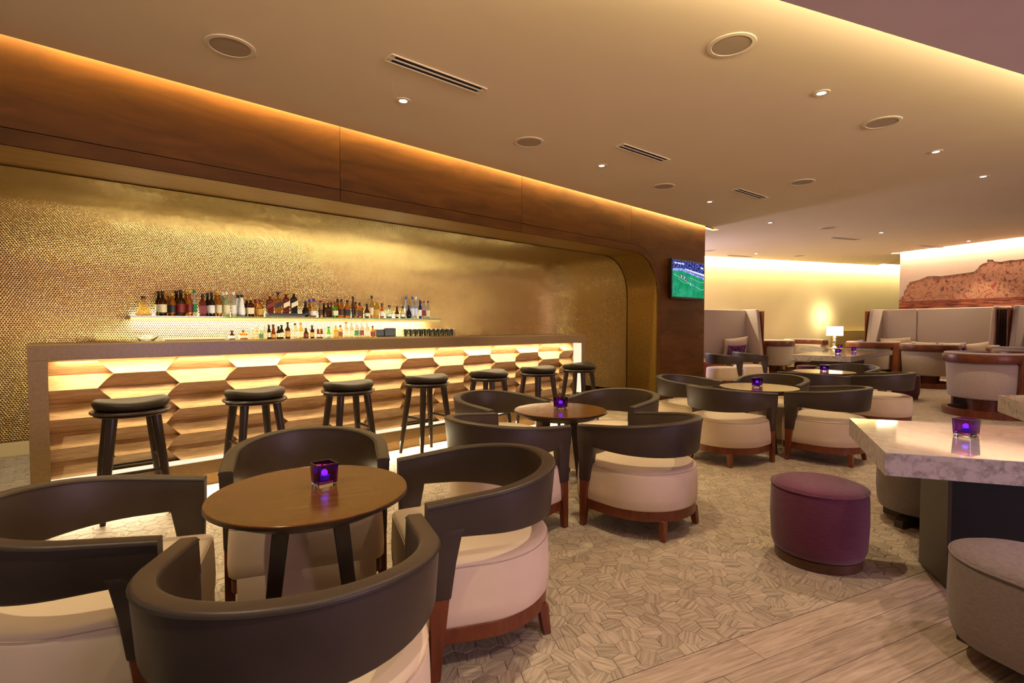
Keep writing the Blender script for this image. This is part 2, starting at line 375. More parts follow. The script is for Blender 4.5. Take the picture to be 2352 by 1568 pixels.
# washed planks beyond the straight joint
PWD = 0.145; ang_p = math.atan2(PBD.y, PBD.x); cnt = 0
for r in range(0, 20):
    off = -0.5 * (r % 2) - random.uniform(0, 0.6)
    k = -2.6 + off
    while k < 5.2:
        ln = random.uniform(0.9, 1.35) if r else 3.0
        if r == 0: ln = random.uniform(0.8, 1.0)
        a, b = k + 0.0012, k + ln - 0.0012
        c0 = PB0 + PBD * (k + ln / 2) + PBN * (PWD * (r + 0.5))
        px, py, d = project(c0.x, c0.y, 0)
        if d > 0.25 and -100 < px < 3000 and py < 2600 and cnt < 295:
            o = MB().box(-ln / 2 + 0.001, ln / 2 - 0.001, -PWD / 2 + 0.001, PWD / 2 - 0.001, -0.014, 0.0).obj('plank', K['plank'], floor, smooth=False, bevel=0.0015, seg=1)
            o.location = (c0.x, c0.y, 0); o.rotation_euler = (0, 0, ang_p); cnt += 1
        k += ln

# ------------------------------------------------------------------ bar wall: wood fascia with a round-cornered opening
wl = struct(link(bpy.data.objects.new('wall_left', None))); barframe(wl)
TL, TR = -9.4, 1.64
RZ = 2.44; RAD = 0.65
def wz(poly, y0, y1):
    """polygon in (t, z) with thickness along s"""
    m = MB(); n = len(poly)
    return m.add([(x, y0, z) for x, z in poly] + [(x, y1, z) for x, z in poly],
                 [tuple(range(n)), tuple(range(n, 2 * n))[::-1]] + [(i, n + i, n + (i + 1) % n, (i + 1) % n) for i in range(n)])
def arc(cx, cz, r, a0, a1, n=14): return [(cx + r * math.cos(math.radians(a0 + (a1 - a0) * i / n)), cz + r * math.sin(math.radians(a0 + (a1 - a0) * i / n))) for i in range(n + 1)]
TB = 0.112; g = 0.002
joints = [-9.4, -7.92, -5.54, -3.16, -0.77]
for a, b in zip(joints[:-1], joints[1:]):
    wz([(a + g, RZ + TB), (b - g, RZ + TB), (b - g, 3.42), (a + g, 3.42)], 0, 0.02).obj('panel', K['veneer'], wl, smooth=False, bevel=0.0015, seg=1)
    if b < -0.8: wz([(a + g, RZ), (b - g, RZ), (b - g, RZ + TB - 0.005), (a + g, RZ + TB - 0.005)], 0, 0.02).obj('trim_board', K['veneer'], wl, smooth=False, bevel=0.0015, seg=1)
# pillar panel with the rounded inner corner and the curved trim board
outer = arc(-RAD, RZ - RAD, RAD + TB, 90, 0, 20); inner = arc(-RAD, RZ - RAD, RAD, 90, 0, 20)
wz([(-0.77 + g, RZ + TB)] + outer + [(TB, 0.0), (TR, 0.0), (TR, 3.42), (-0.77 + g, 3.42)], 0, 0.02).obj('panel', K['veneer'], wl, smooth=False)
wz([(-3.16 + g, RZ), (-0.8, RZ)] + inner + [(0, 0), (TB - 0.005, 0)] + [(x, z) for x, z in arc(-RAD, RZ - RAD, RAD + TB - 0.005, 0, 90, 20)] + [(-3.16 + g, RZ + TB - 0.005)], 0, 0.02).obj('trim_board', K['veneer'], wl, smooth=False)
# solid behind the fascia
MB().box(TL, 0.0, 0.022, 0.60, RZ + 0.02, 3.42).obj('backing', K['goldback'], wl, smooth=False)
MB().box(0.03, TR - 0.002, 0.022, 2.55, 0.0, 3.42).obj('pillar_core', K['veneer'], wl, smooth=False)
# reveal: soffit, rounded corner, jamb
rv_path = [(TL, RZ), (-5.54, RZ), (-3.16, RZ)] + arc(-RAD, RZ - RAD, RAD, 90, 0, 20) + [(0, 0)]
m = MB(); n = len(rv_path)
m.add([(x, 0.0, z) for x, z in rv_path] + [(x, 0.592, z) for x, z in rv_path] + [(x + (0.018 if z < RZ - 0.3 else 0), 0.592, z + (0.018 if z >= RZ - 0.3 else 0)) for x, z in rv_path] + [(x + (0.018 if z < RZ - 0.3 else 0), 0.0, z + (0.018 if z >= RZ - 0.3 else 0)) for x, z in rv_path],
      [(i, i + 1, n + i + 1, n + i) for i in range(n - 1)] + [(n + i, n + i + 1, 2 * n + i + 1, 2 * n + i) for i in range(n - 1)] + [(2 * n + i, 2 * n + i + 1, 3 * n + i + 1, 3 * n + i) for i in range(n - 1)])
m.obj('reveal', K['reveal'], wl)
# slot top above the cove
MB().box(TL, 1.9, -0.125, 0.0, 3.34, 3.42).obj('cove_top', K['ceiling'], wl, smooth=False)
bb = struct(MB().box(-9.4, -0.02, 2.235, 2.262, 0, 0.135).obj('baseboard_left', K['counter'], smooth=False, bevel=0.003)); barframe(bb)

# ------------------------------------------------------------------ gold honeycomb alcove shell (ceiling, coved edge, back, rounded end)
wb = struct(link(bpy.data.objects.new('wall_back', None))); barframe(wb)
SB = 2.29; R = RAD; QA = R * PI / 2; Z0 = RZ - R
def shell(a, b):
    """a runs along the back wall then round the end, b runs up the wall then over the ceiling (numpy arrays) -> pos, normal"""
    th = np.clip((b - Z0) / R, 0, PI / 2); inset = R * (1 - np.cos(th)); z = np.where(b < Z0, b, Z0 + R * np.sin(th))
    fl = np.maximum(b - Z0 - QA, 0); inset = inset + fl
    ph = np.clip((a + R) / R, 0, PI / 2); rr = R - np.minimum(inset, R); ex = np.maximum(a + R - QA, 0)
    st = a <= -R
    t = np.where(st, a, -R + rr * np.sin(ph)); s = np.where(st, SB - inset, (SB - R) + rr * np.cos(ph) - ex)
    nh = np.cos(th); nz = -np.sin(th)
    nt = np.where(st, 0, -np.sin(ph) * nh); ns = np.where(st, -nh, -np.cos(ph) * nh)
    return np.stack([t, s, z], -1), np.stack([nt, ns, nz], -1)
WC = 0.0220; RO = WC / math.sqrt(3) * 0.985
rows = np.arange(0.135 + WC / 2, Z0 + QA + (SB - R - 0.575), WC * 0.866)
cols = np.arange(-9.3, -R + QA + (SB - R - 0.60), WC)
ca_, cb_ = np.meshgrid(cols, rows); ca_ = ca_ + (np.arange(len(rows))[:, None] % 2) * WC / 2
ca_ = ca_.ravel(); cb_ = cb_.ravel()
keep = ~((ca_ > -7.35) & (ca_ < -2.2) & (cb_ < 0.98)) & ~((ca_ > -R) & (cb_ > Z0 + QA))
keep &= ~((ca_ > -R) & (ca_ < -R + QA) & (np.clip((cb_ - Z0) / R, 0, 2) > 1.47))
ca_ = ca_[keep]; cb_ = cb_[keep]; nc = len(ca_)
ang = np.array([PI / 6 + k * PI / 3 for k in range(6)])
def ringpts(r, h):
    a = ca_[:, None] + r * np.cos(ang)[None]; b = cb_[:, None] + r * np.sin(ang)[None]
    p, nn = shell(a, b); return p + nn * h
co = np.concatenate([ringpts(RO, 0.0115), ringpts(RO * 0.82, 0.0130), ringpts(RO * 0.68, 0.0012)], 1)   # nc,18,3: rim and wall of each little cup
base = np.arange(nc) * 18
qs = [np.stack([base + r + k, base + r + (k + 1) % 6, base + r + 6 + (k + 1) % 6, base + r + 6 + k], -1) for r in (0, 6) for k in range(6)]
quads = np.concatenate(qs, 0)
me = bpy.data.meshes.new('gold_honeycomb')
me.vertices.add(nc * 18); me.vertices.foreach_set('co', co.reshape(-1).astype(np.float32))
nq = len(quads); me.loops.add(nq * 4); me.loops.foreach_set('vertex_index', quads.reshape(-1).astype(np.int32))
me.polygons.add(nq); me.polygons.foreach_set('loop_start', np.arange(0, nq * 4, 4, dtype=np.int32))
me.materials.append(K['gold']); me.update(calc_edges=True)
hc = sub('gold_honeycomb', me, wb); hc['kind'] = 'stuff'
# dark metal sheet behind the cells
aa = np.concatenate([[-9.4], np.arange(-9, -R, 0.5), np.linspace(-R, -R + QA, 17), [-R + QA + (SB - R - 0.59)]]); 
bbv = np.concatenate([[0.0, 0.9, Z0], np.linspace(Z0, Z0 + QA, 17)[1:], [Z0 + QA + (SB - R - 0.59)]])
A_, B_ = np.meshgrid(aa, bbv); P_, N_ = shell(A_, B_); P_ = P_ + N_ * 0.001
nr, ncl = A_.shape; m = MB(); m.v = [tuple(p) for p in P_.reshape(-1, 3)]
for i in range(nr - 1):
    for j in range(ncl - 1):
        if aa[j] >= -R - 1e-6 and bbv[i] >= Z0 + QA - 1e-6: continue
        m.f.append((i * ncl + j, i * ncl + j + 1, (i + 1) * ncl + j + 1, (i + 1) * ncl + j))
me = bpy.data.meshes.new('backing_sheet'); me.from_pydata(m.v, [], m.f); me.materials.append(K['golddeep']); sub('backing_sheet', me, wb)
# flat ceiling strip over the rounded end
MB().box(-R - 0.01, 0.0, 0.592, SB - R + 0.02, RZ, RZ + 0.01).obj('end_ceiling', K['gold'], wb, smooth=False)
MB().box(-9.44, -9.4, 0.0, 2.3, 0, 2.5).obj('end_panel', K['reveal'], wb, smooth=False)

# ------------------------------------------------------------------ ceiling, dropped soffit, far walls
b0 = L(TL, -0.125); b1 = L(1.95, -0.125); b2 = L(1.95, 0.0); b3 = L(1.66, 0.0); b4 = L(1.66, 3.2)
cA = CW0 - CD * 3.9 + CN * 0.14; cB = CW0 + CD * 5.05 + CN * 0.14
mA = MW0 - MD * 0.16 + MN * 0.14; mB = MW0 + MD * 5.5 + MN * 0.14
poly = [b0, b1, b2, b3, b4, cA, CW0 + CD * 6.3 + CN * 0.14, MW0 - MD * 0.10 + Vector((0.6, 0.22, 0)), MW0 - MD * 0.10 + MN * -0.02, mA, mB, Vector((12.5, 3)), Vector((9, -3)), Vector((-9, -3)), Vector((-9, 1))]
# mN points into the lounge: keep the cove gap open along the mural
poly = [(q.x, q.y) for q in poly]
ceiling = struct(MB().prism(poly, ZC, ZC + 0.03).obj('ceiling', K['ceiling'], smooth=False))
MB().box(-12, 16, -4, 20, 3.43, 3.5).obj('upper_slab', K['ceiling'], ceiling, smooth=False)
sp = [E0 - ED * 5 , E0 + ED * 9, E0 + ED * 9 + EN * 5, E0 - ED * 5 + EN * 5]
so = MB().prism([(q.x, q.y) for q in sp], 2.85, 2.93).obj('soffit', K['soffit'], ceiling, smooth=False, bevel=0.004)
cwall = struct(link(bpy.data.objects.new('wall_far', None))); cwall.location = CW0; cwall.rotation_euler = (0, 0, math.atan2(CD.y, CD.x))
MB().box(-6.5, 9.5, 0, 0.12, 0, 3.42).obj('plaster', K['cream_wall'], cwall, smooth=False)
MB().box(-6.5, 9.5, -0.16, 0.0, 3.36, 3.42).obj('cove_top', K['ceiling'], cwall, smooth=False)
mw = struct(link(bpy.data.objects.new('wall_right', None))); mw.location = MW0; mw.rotation_euler = (0, 0, math.atan2(MD.y, MD.x))
MB().box(0, 6.0, 0.0, 0.25, 0, 3.42).obj('wallcover', K['mural_wall'], mw, smooth=False)
MB().box(-0.2, 6.0, -0.16, 0.0, 3.36, 3.42).obj('cove_top', K['ceiling'], mw, smooth=False)

# ------------------------------------------------------------------ bar counter
bar = thing('bar_counter', 'long bar counter with brown stone frame and zigzag hexagonal oak front', 'bar counter', Q, ROT_BAR)
T0, T1, SF = -7.733, -2.040, -0.12
ZI = 1.035
MB().box(T0, T1, SF, 0.52, ZI, 1.14).obj('stone_top', K['stone'], bar, smooth=False, bevel=0.003)
for a, b in ((T0, T0 + 0.100), (T1 - 0.078, T1)):
    MB().box(a, b, SF, 0.50, 0.0, ZI).obj('stone_leg', K['stone'], bar, smooth=False, bevel=0.003)
MB().box(T0 + 0.100, T1 - 0.078, SF, 0.06, 0.098, 0.206).obj('plinth', K['stone'], bar, smooth=False, bevel=0.003)
MB().box(T0 + 0.100, T1 - 0.078, -0.06, 0.0, 0.0, 0.098).obj('toe_kick', K['stone'], bar, smooth=False)
MB().box(T0 + 0.100, T1 - 0.078, 0.105, 0.46, 0.0, ZI).obj('carcass', K['oak'], bar, smooth=False)
MB().box(T0 + 0.12, T1 - 0.10, -0.055, -0.03, ZI - 0.0012, ZI + 0.002).obj('light_strip', K['led'], bar, smooth=False)
MB().box(T0 + 0.102, T1 - 0.080, SF + 0.006, 0.03, 0.2062, 0.209).obj('glowing_ledge', K['diffuser'], bar, smooth=False)
MB().box(T1 - 0.0805, T1 - 0.0782, SF + 0.008, 0.03, 0.22, ZI - 0.01).obj('glowing_jamb', K['diffuser'], bar, smooth=False)
# oak pieces: each hexagon is two facets that meet in a valley
ZT = [0.206, 0.312, 0.413, 0.515, 0.616, 0.718, 0.819, 0.920, 1.021]
PCH, SL, SPR, SRE = 0.411, 0.046, 0.020, 0.090
TB0 = -7.320; xa, xb = T0 + 0.104, T1 - 0.082
oak_me = {}
def oak_piece(c, lev):
    """column c between boundaries c-1 and c; the facet between levels lev (below) and lev+1"""
    l, r = TB0 + PCH * (c - 1), TB0 + PCH * c
    zb, zt = ZT[lev], ZT[lev + 1]
    wide = lambda k: (k + c) % 2 == 1                      # this column is wide (valley) at odd levels when c is even
    e0 = SL if wide(lev) else -SL; e1 = SL if wide(lev + 1) else -SL
    d0 = SRE if wide(lev) else SPR; d1 = SRE if wide(lev + 1) else SPR
    gq = 0.0008
    lx0, rx0, lx1, rx1 = l - e0 + gq, r + e0 - gq, l - e1 + gq, r + e1 - gq
    cl = lambda v: min(max(v, xa), xb)
    lx0, rx0, lx1, rx1 = cl(lx0), cl(rx0), cl(lx1), cl(rx1)
    if rx0 - lx0 < 0.01 and rx1 - lx1 < 0.01: return
    ox, oz = (l + r) / 2, zb; h = zt - zb - 0.0012
    quad = lambda s0, s1: [(lx0 - ox, s0, 0.0006), (rx0 - ox, s0, 0.0006), (rx1 - ox, s1, h), (lx1 - ox, s1, h)]
    key = (round(e0, 3), round(h, 3)) if 0 < c < 13 else (c, lev)
    if key not in oak_me: oak_me[key] = MB().hexa(quad(d0, d1), quad(0.104, 0.104)).mesh('wood_panel', K['oak'], smooth=False)
    sub('wood_panel', oak_me[key], bar, (ox, 0, oz))
for c in range(0, 15):
    for lev in range(8): oak_piece(c, lev)

# ------------------------------------------------------------------ bar stools
def make_stool(label, loc, rz):
    t = thing('bar_stool', label, 'bar stool', loc, rz, 'bar stools along the counter')
    rings = []
    for k, (rr, z, sag) in enumerate([(0.05, 0.708, 0), (0.18, 0.708, 0), (0.205, 0.716, 0.3), (0.216, 0.733, 0.8), (0.212, 0.752, 1), (0.195, 0.766, 1), (0.15, 0.772, 1), (0.09, 0.774, 1), (0.03, 0.774, 1)]):
        ring = []
        for i in range(36):
            x, y = rr * math.cos(2 * PI * i / 36), rr * math.sin(2 * PI * i / 36)
            ring.append((x, y, z + sag * (0.030 * (x / 0.216) ** 2 - 0.008)))
        rings.append(ring)
    MB().loft(rings).obj('cushion', K['cushion_dark'], t, sharp=60)
    MB().lathe([(0.205, 0.686), (0.224, 0.688), (0.230, 0.697), (0.224, 0.706), (0.205, 0.708)], 36).obj('seat_board', K['espresso'], t)
    MB().lathe([(0.19, 0.668), (0.205, 0.670), (0.209, 0.677), (0.203, 0.686)], 36).obj('apron', K['espresso'], t)
    for sx in (-1, 1):
        for sy in (-1, 1):
            MB().tube([(sx * 0.118, sy * 0.118, 0.672), (sx * 0.150, sy * 0.150, 0.36), (sx * 0.185, sy * 0.185, 0.0)], [0.031, 0.027, 0.016], 12).obj('leg', K['espresso'], t)
    def st(z, a, b):
        k = 0.118 + (0.672 - z) / 0.672 * 0.067
        MB().tube([(a[0] * k, a[1] * k, z), (b[0] * k, b[1] * k, z)], 0.011, 10).obj('stretcher', K['espresso'], t)
    st(0.30, (-1, -1), (1, -1)); st(0.30, (-1, 1), (1, 1)); st(0.37, (-1, -1), (-1, 1)); st(0.37, (1, -1), (1, 1))
    k = 0.118 + (0.672 - 0.30) / 0.672 * 0.067
    MB().box(-k + 0.02, k - 0.02, k - 0.008, k + 0.008, 0.309, 0.3135).obj('foot_plate', K['steel'], t, smooth=False)
    return t
ordn = ['first', 'second', 'third', 'fourth', 'fifth', 'sixth', 'seventh']
ST = [-7.218, -6.434, -5.665, -4.848, -4.038, -3.263, -2.503]
st0 = None
for i, tt in enumerate(ST):
    lb = 'dark round bar stool, %s of seven counted from the decanter end of the bar' % ordn[i]
    rz = ROT_BAR + [0.0, 0.05, -0.04, 0.02, 0.28, -0.06, 0.2][i]
    if st0 is None: st0 = make_stool(lb, L(tt, -0.39), rz)
    else: dup(st0, L(tt, -0.39), rz, lb)

# ------------------------------------------------------------------ barrel chairs
CR, CA_, CZF, CZB, CWD = 0.374, 0.248, 0.641, 0.703, 0.963
def u_path(R_, a, wd, n=28, m=5):
    P = []
    for i in range(m): f = i / m; P.append((R_ * (wd + (1 - wd) * f), a * (1 - f), 1, 0))
    for i in range(n + 1):
        t = PI * i / n; P.append((R_ * math.cos(t), -R_ * math.sin(t), math.cos(t), -math.sin(t)))
    for i in range(m): f = (i + 1) / m; P.append((-R_ * (1 + (wd - 1) * f), a * f, -1, 0))
    return P
def rrect(u0, u1, v0, v1, r, n=4):
    out = []
    for cx, cy, a in ((u1 - r, v1 - r, 0), (u0 + r, v1 - r, 90), (u0 + r, v0 + r, 180), (u1 - r, v0 + r, 270)):
        for i in range(n + 1):
            t = math.radians(a + 90 * i / n); out.append((cx + r * math.cos(t), cy + r * math.sin(t)))
    return out
def sweep_u(path, sec):
    """sec(fr) gives the (outward offset, z) outline; fr 0 at the arm tips, 1 at the back"""
    a = path[0][1]; b = min(p[1] for p in path); rings = []
    for x, y, nx, ny in path:
        fr = (a - y) / (a - b); rings.append([(x + nx * o, y + ny * o, z) for o, z in sec(fr)])
    return MB().loft(rings)
def seat_plan(k=1.0, front=0.285, rb=0.345, hw=0.330, n=26):
    P = []
    for i in range(n + 1):
        t = PI + PI * i / n; P.append((rb * math.cos(t), rb * math.sin(t)))
    for f in (0.35, 0.7): P.append((rb + (hw - rb) * f, (front - 0.05) * f))
    for i in range(6):
        t = math.radians(90 * i / 5); P.append((hw - 0.045 + 0.045 * math.cos(t), front - 0.045 + 0.045 * math.sin(t)))
    for i in range(6):
        t = math.radians(90 + 90 * i / 5); P.append((-hw + 0.045 + 0.045 * math.cos(t), front - 0.045 + 0.045 * math.sin(t)))
    for f in (0.7, 0.35): P.append((-(rb + (hw - rb) * f), (front - 0.05) * f))
    return [(x * k, y * k) for x, y in P]
def make_chair(label, loc, rz, group):
    t = thing('barrel_chair', label, 'chair', loc, rz, group)
    path = u_path(CR, CA_, CWD)
    zt = lambda f: CZF + (CZB - CZF) * f
    zb = lambda f: 0.520 - 0.030 * f
    def sec(f):
        out = []
        for o, v in rrect(-0.056, 0.0, zb(f), zt(f), 0.011):
            out.append((o - 0.020 * (zt(f) - v) / 0.2 * (0.4 + 0.6 * f), v))
        return out
    sweep_u(path, sec).obj('backrest', K['leather'], t, sharp=50)
    a = path[0][1]
    for off, nm in ((0.0002, 'piping'), (-0.0570, 'piping')):
        b = min(p[1] for p in path)
        pp = [(x + nx * off, y + ny * off, zt((a - y) / (a - b)) - (0.0115 if off > 0 else 0.0095)) for x, y, nx, ny in path]
        MB().tube(pp, 0.0026, 6).obj('piping', K['piping'], t)
    xo = CR * CWD
    for s in (-1, 1):
        xa_ = lambda y: CR * (CWD + (1 - CWD) * (CA_ - y) / CA_)                # outer line of the arm at y
        pq = lambda th, of, y0, y1, z: [(s * (xa_(y0) - of - th), y0, z), (s * (xa_(y0) - of), y0, z), (s * (xa_(y1) - of), y1, z), (s * (xa_(y1) - of - th), y1, z)]
        MB().loft([pq(0.048, 0.014, CA_ - 0.086, CA_ - 0.006, 0.292), pq(0.052, 0.012, CA_ - 0.104, CA_ - 0.003, 0.42), pq(0.056, 0.0055, CA_ - 0.124, CA_ - 0.0005, 0.524), pq(0.054, 0.005, CA_ - 0.142, CA_ - 0.001, 0.552)]).obj('arm_post', K['leather'], t, bevel=0.007, seg=2, sharp=60)
        MB().loft([pq(0.038, 0.016, CA_ - 0.046, CA_ - 0.010, 0.0), pq(0.044, 0.016, CA_ - 0.080, CA_ - 0.010, 0.296)]).obj('leg', K['redwood'], t, bevel=0.003, seg=1)
        q = lambda x0, x1, y0, y1, z: [(s * x0, y0, z), (s * x1, y0, z), (s * x1, y1, z), (s * x0, y1, z)]
        MB().loft([q(0.188, 0.222, -0.292, -0.258, 0.0), q(0.168, 0.212, -0.284, -0.240, 0.12)]).obj('leg', K['redwood'], t, bevel=0.003, seg=1)
    rings = []
    for k, z in ((0.97, 0.172), (1.0, 0.186), (1.008, 0.24), (1.002, 0.31), (0.992, 0.375), (0.985, 0.393), (0.968, 0.403), (0.93, 0.410), (0.84, 0.418), (0.62, 0.427), (0.3, 0.432), (0.05, 0.433)):
        rings.append([(x, y, z) for x, y in seat_plan(k)])
    MB().loft(rings).obj('seat', K['cream'], t, sharp=70)
    MB().tube([(x, y, 0.394) for x, y in seat_plan(0.986)], 0.0022, 5, True).obj('seam', K['cream_seam'], t)
    MB().box(-0.292, 0.292, 0.24, 0.2825, 0.055, 0.20).obj('front_apron', K['cream'], t, bevel=0.006, seg=2)
    MB().prism(seat_plan(0.975), 0.112, 0.172).obj('base_frame', K['redwood'], t, bevel=0.003, seg=1)
    return t
R_ = math.radians
g1, g2, g3, g4, g5 = ['chairs at the round table %s' % q for q in ('in front', 'by the middle stools', 'beside the purple pouf', 'by the far marble table', 'past the television')]
chairs = [
 ((-1.007, 2.558), 200.3, 'brown and cream barrel chair with its back to the bar, at the frontmost table', g1),
 ((-0.189, 2.203), 110.9, 'brown and cream barrel chair backed by open hexagon floor, at the frontmost table', g1),
 ((-0.572, 1.378), 16.8, 'brown and cream barrel chair cut off by the bottom edge, closest of all', g1),
 ((-1.395, 1.745), -69.5, 'brown and cream barrel chair at frontmost table, its back cut off by the side edge', g1),
 ((-0.056, 3.304), -44.6, 'barrel chair at the second walnut table, seat half hidden by the open-floor chair in front', g2),
 ((0.842, 3.347), 44.6, 'barrel chair at the second walnut table with its whole cream seat in full view', g2),
 ((-0.105, 4.244), -133, 'barrel chair at the second walnut table, directly under the fifth bar stool', g2),
 ((0.868, 4.393), 134, 'barrel chair at the second walnut table, toward the alcove end of the bar', g2),
 ((2.052, 4.920), -54, 'barrel chair at the pale glossy table, beside the second walnut table, cream seat showing', g3),
 ((3.003, 4.939), 42, 'barrel chair at the pale glossy table, just behind the purple pouf', g3),
 ((1.985, 5.753), -129, 'barrel chair at the pale glossy table, against the dark wood pillar under the television', g3),
 ((2.923, 5.813), 136, 'barrel chair on the far side of the pale glossy table, facing the photo viewer', g3),
 ((3.720, 6.440), -52, 'barrel chair at the farthest round table, seen over the pale glossy table', g4),
 ((4.582, 6.456), 40, 'barrel chair at the farthest round table with a wide cream seat beside open floor', g4),
 ((4.84, 7.43), 122, 'barrel chair at the farthest round table, backed by the far marble table', g4),
 ((4.330, 10.55), -95, 'barrel chair half hidden by the dark pillar edge, white round seat in front', g5),
 ((5.12, 11.10), -100, 'barrel chair behind the pillar-edge chair, only its arm and leg showing', g5)]
ch0 = None
for (x, y), dg, lb, gr in chairs:
    if ch0 is None: ch0 = make_chair(lb, (x, y, 0), R_(dg), gr)
    else: dup(ch0, (x, y, 0), R_(dg), lb, gr)

# ------------------------------------------------------------------ round tables
def make_table(label, loc, rz, r, group='round tables'):
    t = thing('round_table', label, 'table', loc, rz, group)
    MB().lathe([(r - 0.004, 0.632), (r - 0.001, 0.634), (r - 0.001, 0.638), (r - 0.003, 0.640)], 72).obj('table_top', K['tabletop'], t, sharp=25)
    MB().lathe([(r - 0.075, 0.586), (r - 0.008, 0.620), (r, 0.624), (r, 0.634), (r - 0.006, 0.6355)], 72).obj('edge_band', K['espresso'], t, sharp=25)
    MB().lathe([(0.20, 0.570), (0.21, 0.572), (0.21, 0.590)], 40).obj('apron', K['espresso'], t)
    for sx in (-1, 1):
        for sy in (-1, 1):
            q = lambda x, y, k, z: [(x - k, y - k, z), (x + k, y - k, z), (x + k, y + k, z), (x - k, y + k, z)]
            MB().loft([q(sx * 0.160, sy * 0.160, 0.021, 0.0), q(sx * 0.098, sy * 0.098, 0.029, 0.572)]).obj('leg', K['espresso'], t, bevel=0.003, seg=1)
    return t
make_table('round walnut table in front with a violet candle cube, ringed by four barrel chairs', (-0.768, 1.962, 0), 0.37, 0.360)
make_table('second round walnut table, below the fifth bar stool', (0.362, 3.870, 0), -0.09, 0.345)
make_table('round table with pale glossy reflection, behind the purple pouf', (2.530, 5.300, 0), -0.44, 0.375)
make_table('farthest round table, shining pale in front of the far marble table', (4.270, 7.080, 0), -0.54, 0.375)

# ------------------------------------------------------------------ violet candle cubes
def make_candle(label, loc, rz):
    t = thing('candle_holder', label, 'candle holder', loc, rz, 'violet glass candle cubes')
    def sq(h, z, r=0.006):
        out = []
        for cx, cy, a in ((h - r, h - r, 0), (-h + r, h - r, 90), (-h + r, -h + r, 180), (h - r, -h + r, 270)):
            for i in range(3):
                an = math.radians(a + 45 * i); out.append((cx + r * math.cos(an), cy + r * math.sin(an), z))
        return out
    MB().loft([sq(0.037, 0.0), sq(0.0385, 0.013)]).obj('clear_base', K['glass'], t)
    MB().loft([sq(0.0385, 0.0136), sq(0.0425, 0.088), sq(0.0355, 0.088), sq(0.031, 0.022)]).obj('purple_cup', K['purple_glass'], t)
    MB().lathe([(0.019, 0.0235), (0.019, 0.040), (0.004, 0.042)], 16).obj('tealight', K['wax'], t)
    MB().lathe([(0.004, 0.040), (0.012, 0.044), (0.013, 0.052), (0.008, 0.060), (0.001, 0.063)], 12).obj('flame', K['tealight'], t)
    return t
cds = [((-0.742, 2.030, 0.6405), 0.75, 'violet glass candle cube on the frontmost round table'),
       ((0.368, 3.905, 0.6405), 0.8, 'violet glass candle cube on the second walnut table'),
       ((2.525, 5.320, 0.6405), 0.7, 'violet glass candle cube on the pale glossy table behind the pouf'),
       ((4.290, 7.100, 0.6405), 0.3, 'violet glass candle cube on the farthest round table'),
       ((2.257, 2.560, 0.7205), 0.35, 'violet glass candle cube on the big marble slab in front'),
       ((6.400, 10.16, 0.7205), 0.5, 'violet candle cube on the far marble table, in front of the lamp'),
       ((7.860, 12.40, 0.7205), 0.6, 'violet candle cube standing beside the lamp foot'),
       ((7.300, 11.05, 0.7205), 0.75, 'violet candle cube on the far marble table, by the tub chair rail')]
c0 = None
for loc, rz, lb in cds:
    if c0 is None: c0 = make_candle(lb, loc, rz)
    else: dup(c0, loc, rz, lb)

# ------------------------------------------------------------------ marble slab tables
def slab(label, poly, top, th, ped, loc=(0, 0, 0)):
    t = thing('marble_table', label, 'table', loc, 0, 'marble slab tables')
    m = MB(); n = len(poly)
    MB().prism(poly, top - 0.004, top).obj('polished_top', K['marble'], t, smooth=False)
    MB().prism(poly, top - th, top - 0.004).obj('slab', K['marble_edge'], t, smooth=False)
    for p0, p1, wd in ped:
        d = Vector((p1[0] - p0[0], p1[1] - p0[1])); d.normalize(); nn = Vector((-d.y, d.x)) * wd / 2
        a = [(p0[0] + nn.x, p0[1] + nn.y), (p0[0] - nn.x, p0[1] - nn.y), (p1[0] - nn.x, p1[1] - nn.y), (p1[0] + nn.x, p1[1] + nn.y)]
        MB().prism(a, 0.0, top - th).obj('pedestal', K['black'], t, smooth=False, bevel=0.003)  # black stands in for shade on the pedestal's long side
        e = [(p0[0] + nn.x * 1.01 - d.x * 0.012, p0[1] + nn.y * 1.01 - d.y * 0.012), (p0[0] - nn.x * 1.01 - d.x * 0.012, p0[1] - nn.y * 1.01 - d.y * 0.012), (p0[0] - nn.x * 1.01 + d.x * 0.004, p0[1] - nn.y * 1.01 + d.y * 0.004), (p0[0] + nn.x * 1.01 + d.x * 0.004, p0[1] + nn.y * 1.01 + d.y * 0.004)]
        MB().prism(e, 0.0, top - th).obj('lit_end_face', K['lit_end'], t, smooth=False)  # lighter colour paints the lit end of the same pedestal
    return t
slab('big marble slab table cut off by the side edge, with angular corner and black pedestal', [(1.617, 2.227), (4.0, 1.42), (4.2, 2.36), (2.002, 3.059)], 0.72, 0.10, [((2.15, 2.60), (3.9, 2.02), 0.30)])
slab('pink-veined marble slab corner at the side edge, past the grey stool under the big slab', [(3.699, 3.929), (3.28, 3.08), (4.9, 2.75), (5.4, 3.93)], 0.74, 0.125, [((3.95, 3.55), (4.9, 3.3), 0.3)])
slab('long far marble table in front of the wooden tub chairs, three candle cubes on it', [(5.225, 9.703), (5.984, 9.133), (8.437, 11.476), (7.62, 12.16)], 0.72, 0.10, [((6.1, 9.95), (7.6, 11.42), 0.3)])
slab('marble slab behind the far table, carrying the white lamp', [(7.50, 13.463), (7.30, 12.10), (7.60, 12.19), (7.98, 11.88), (8.05, 13.2)], 0.72, 0.10, [((7.68, 12.5), (7.72, 13.1), 0.3)])

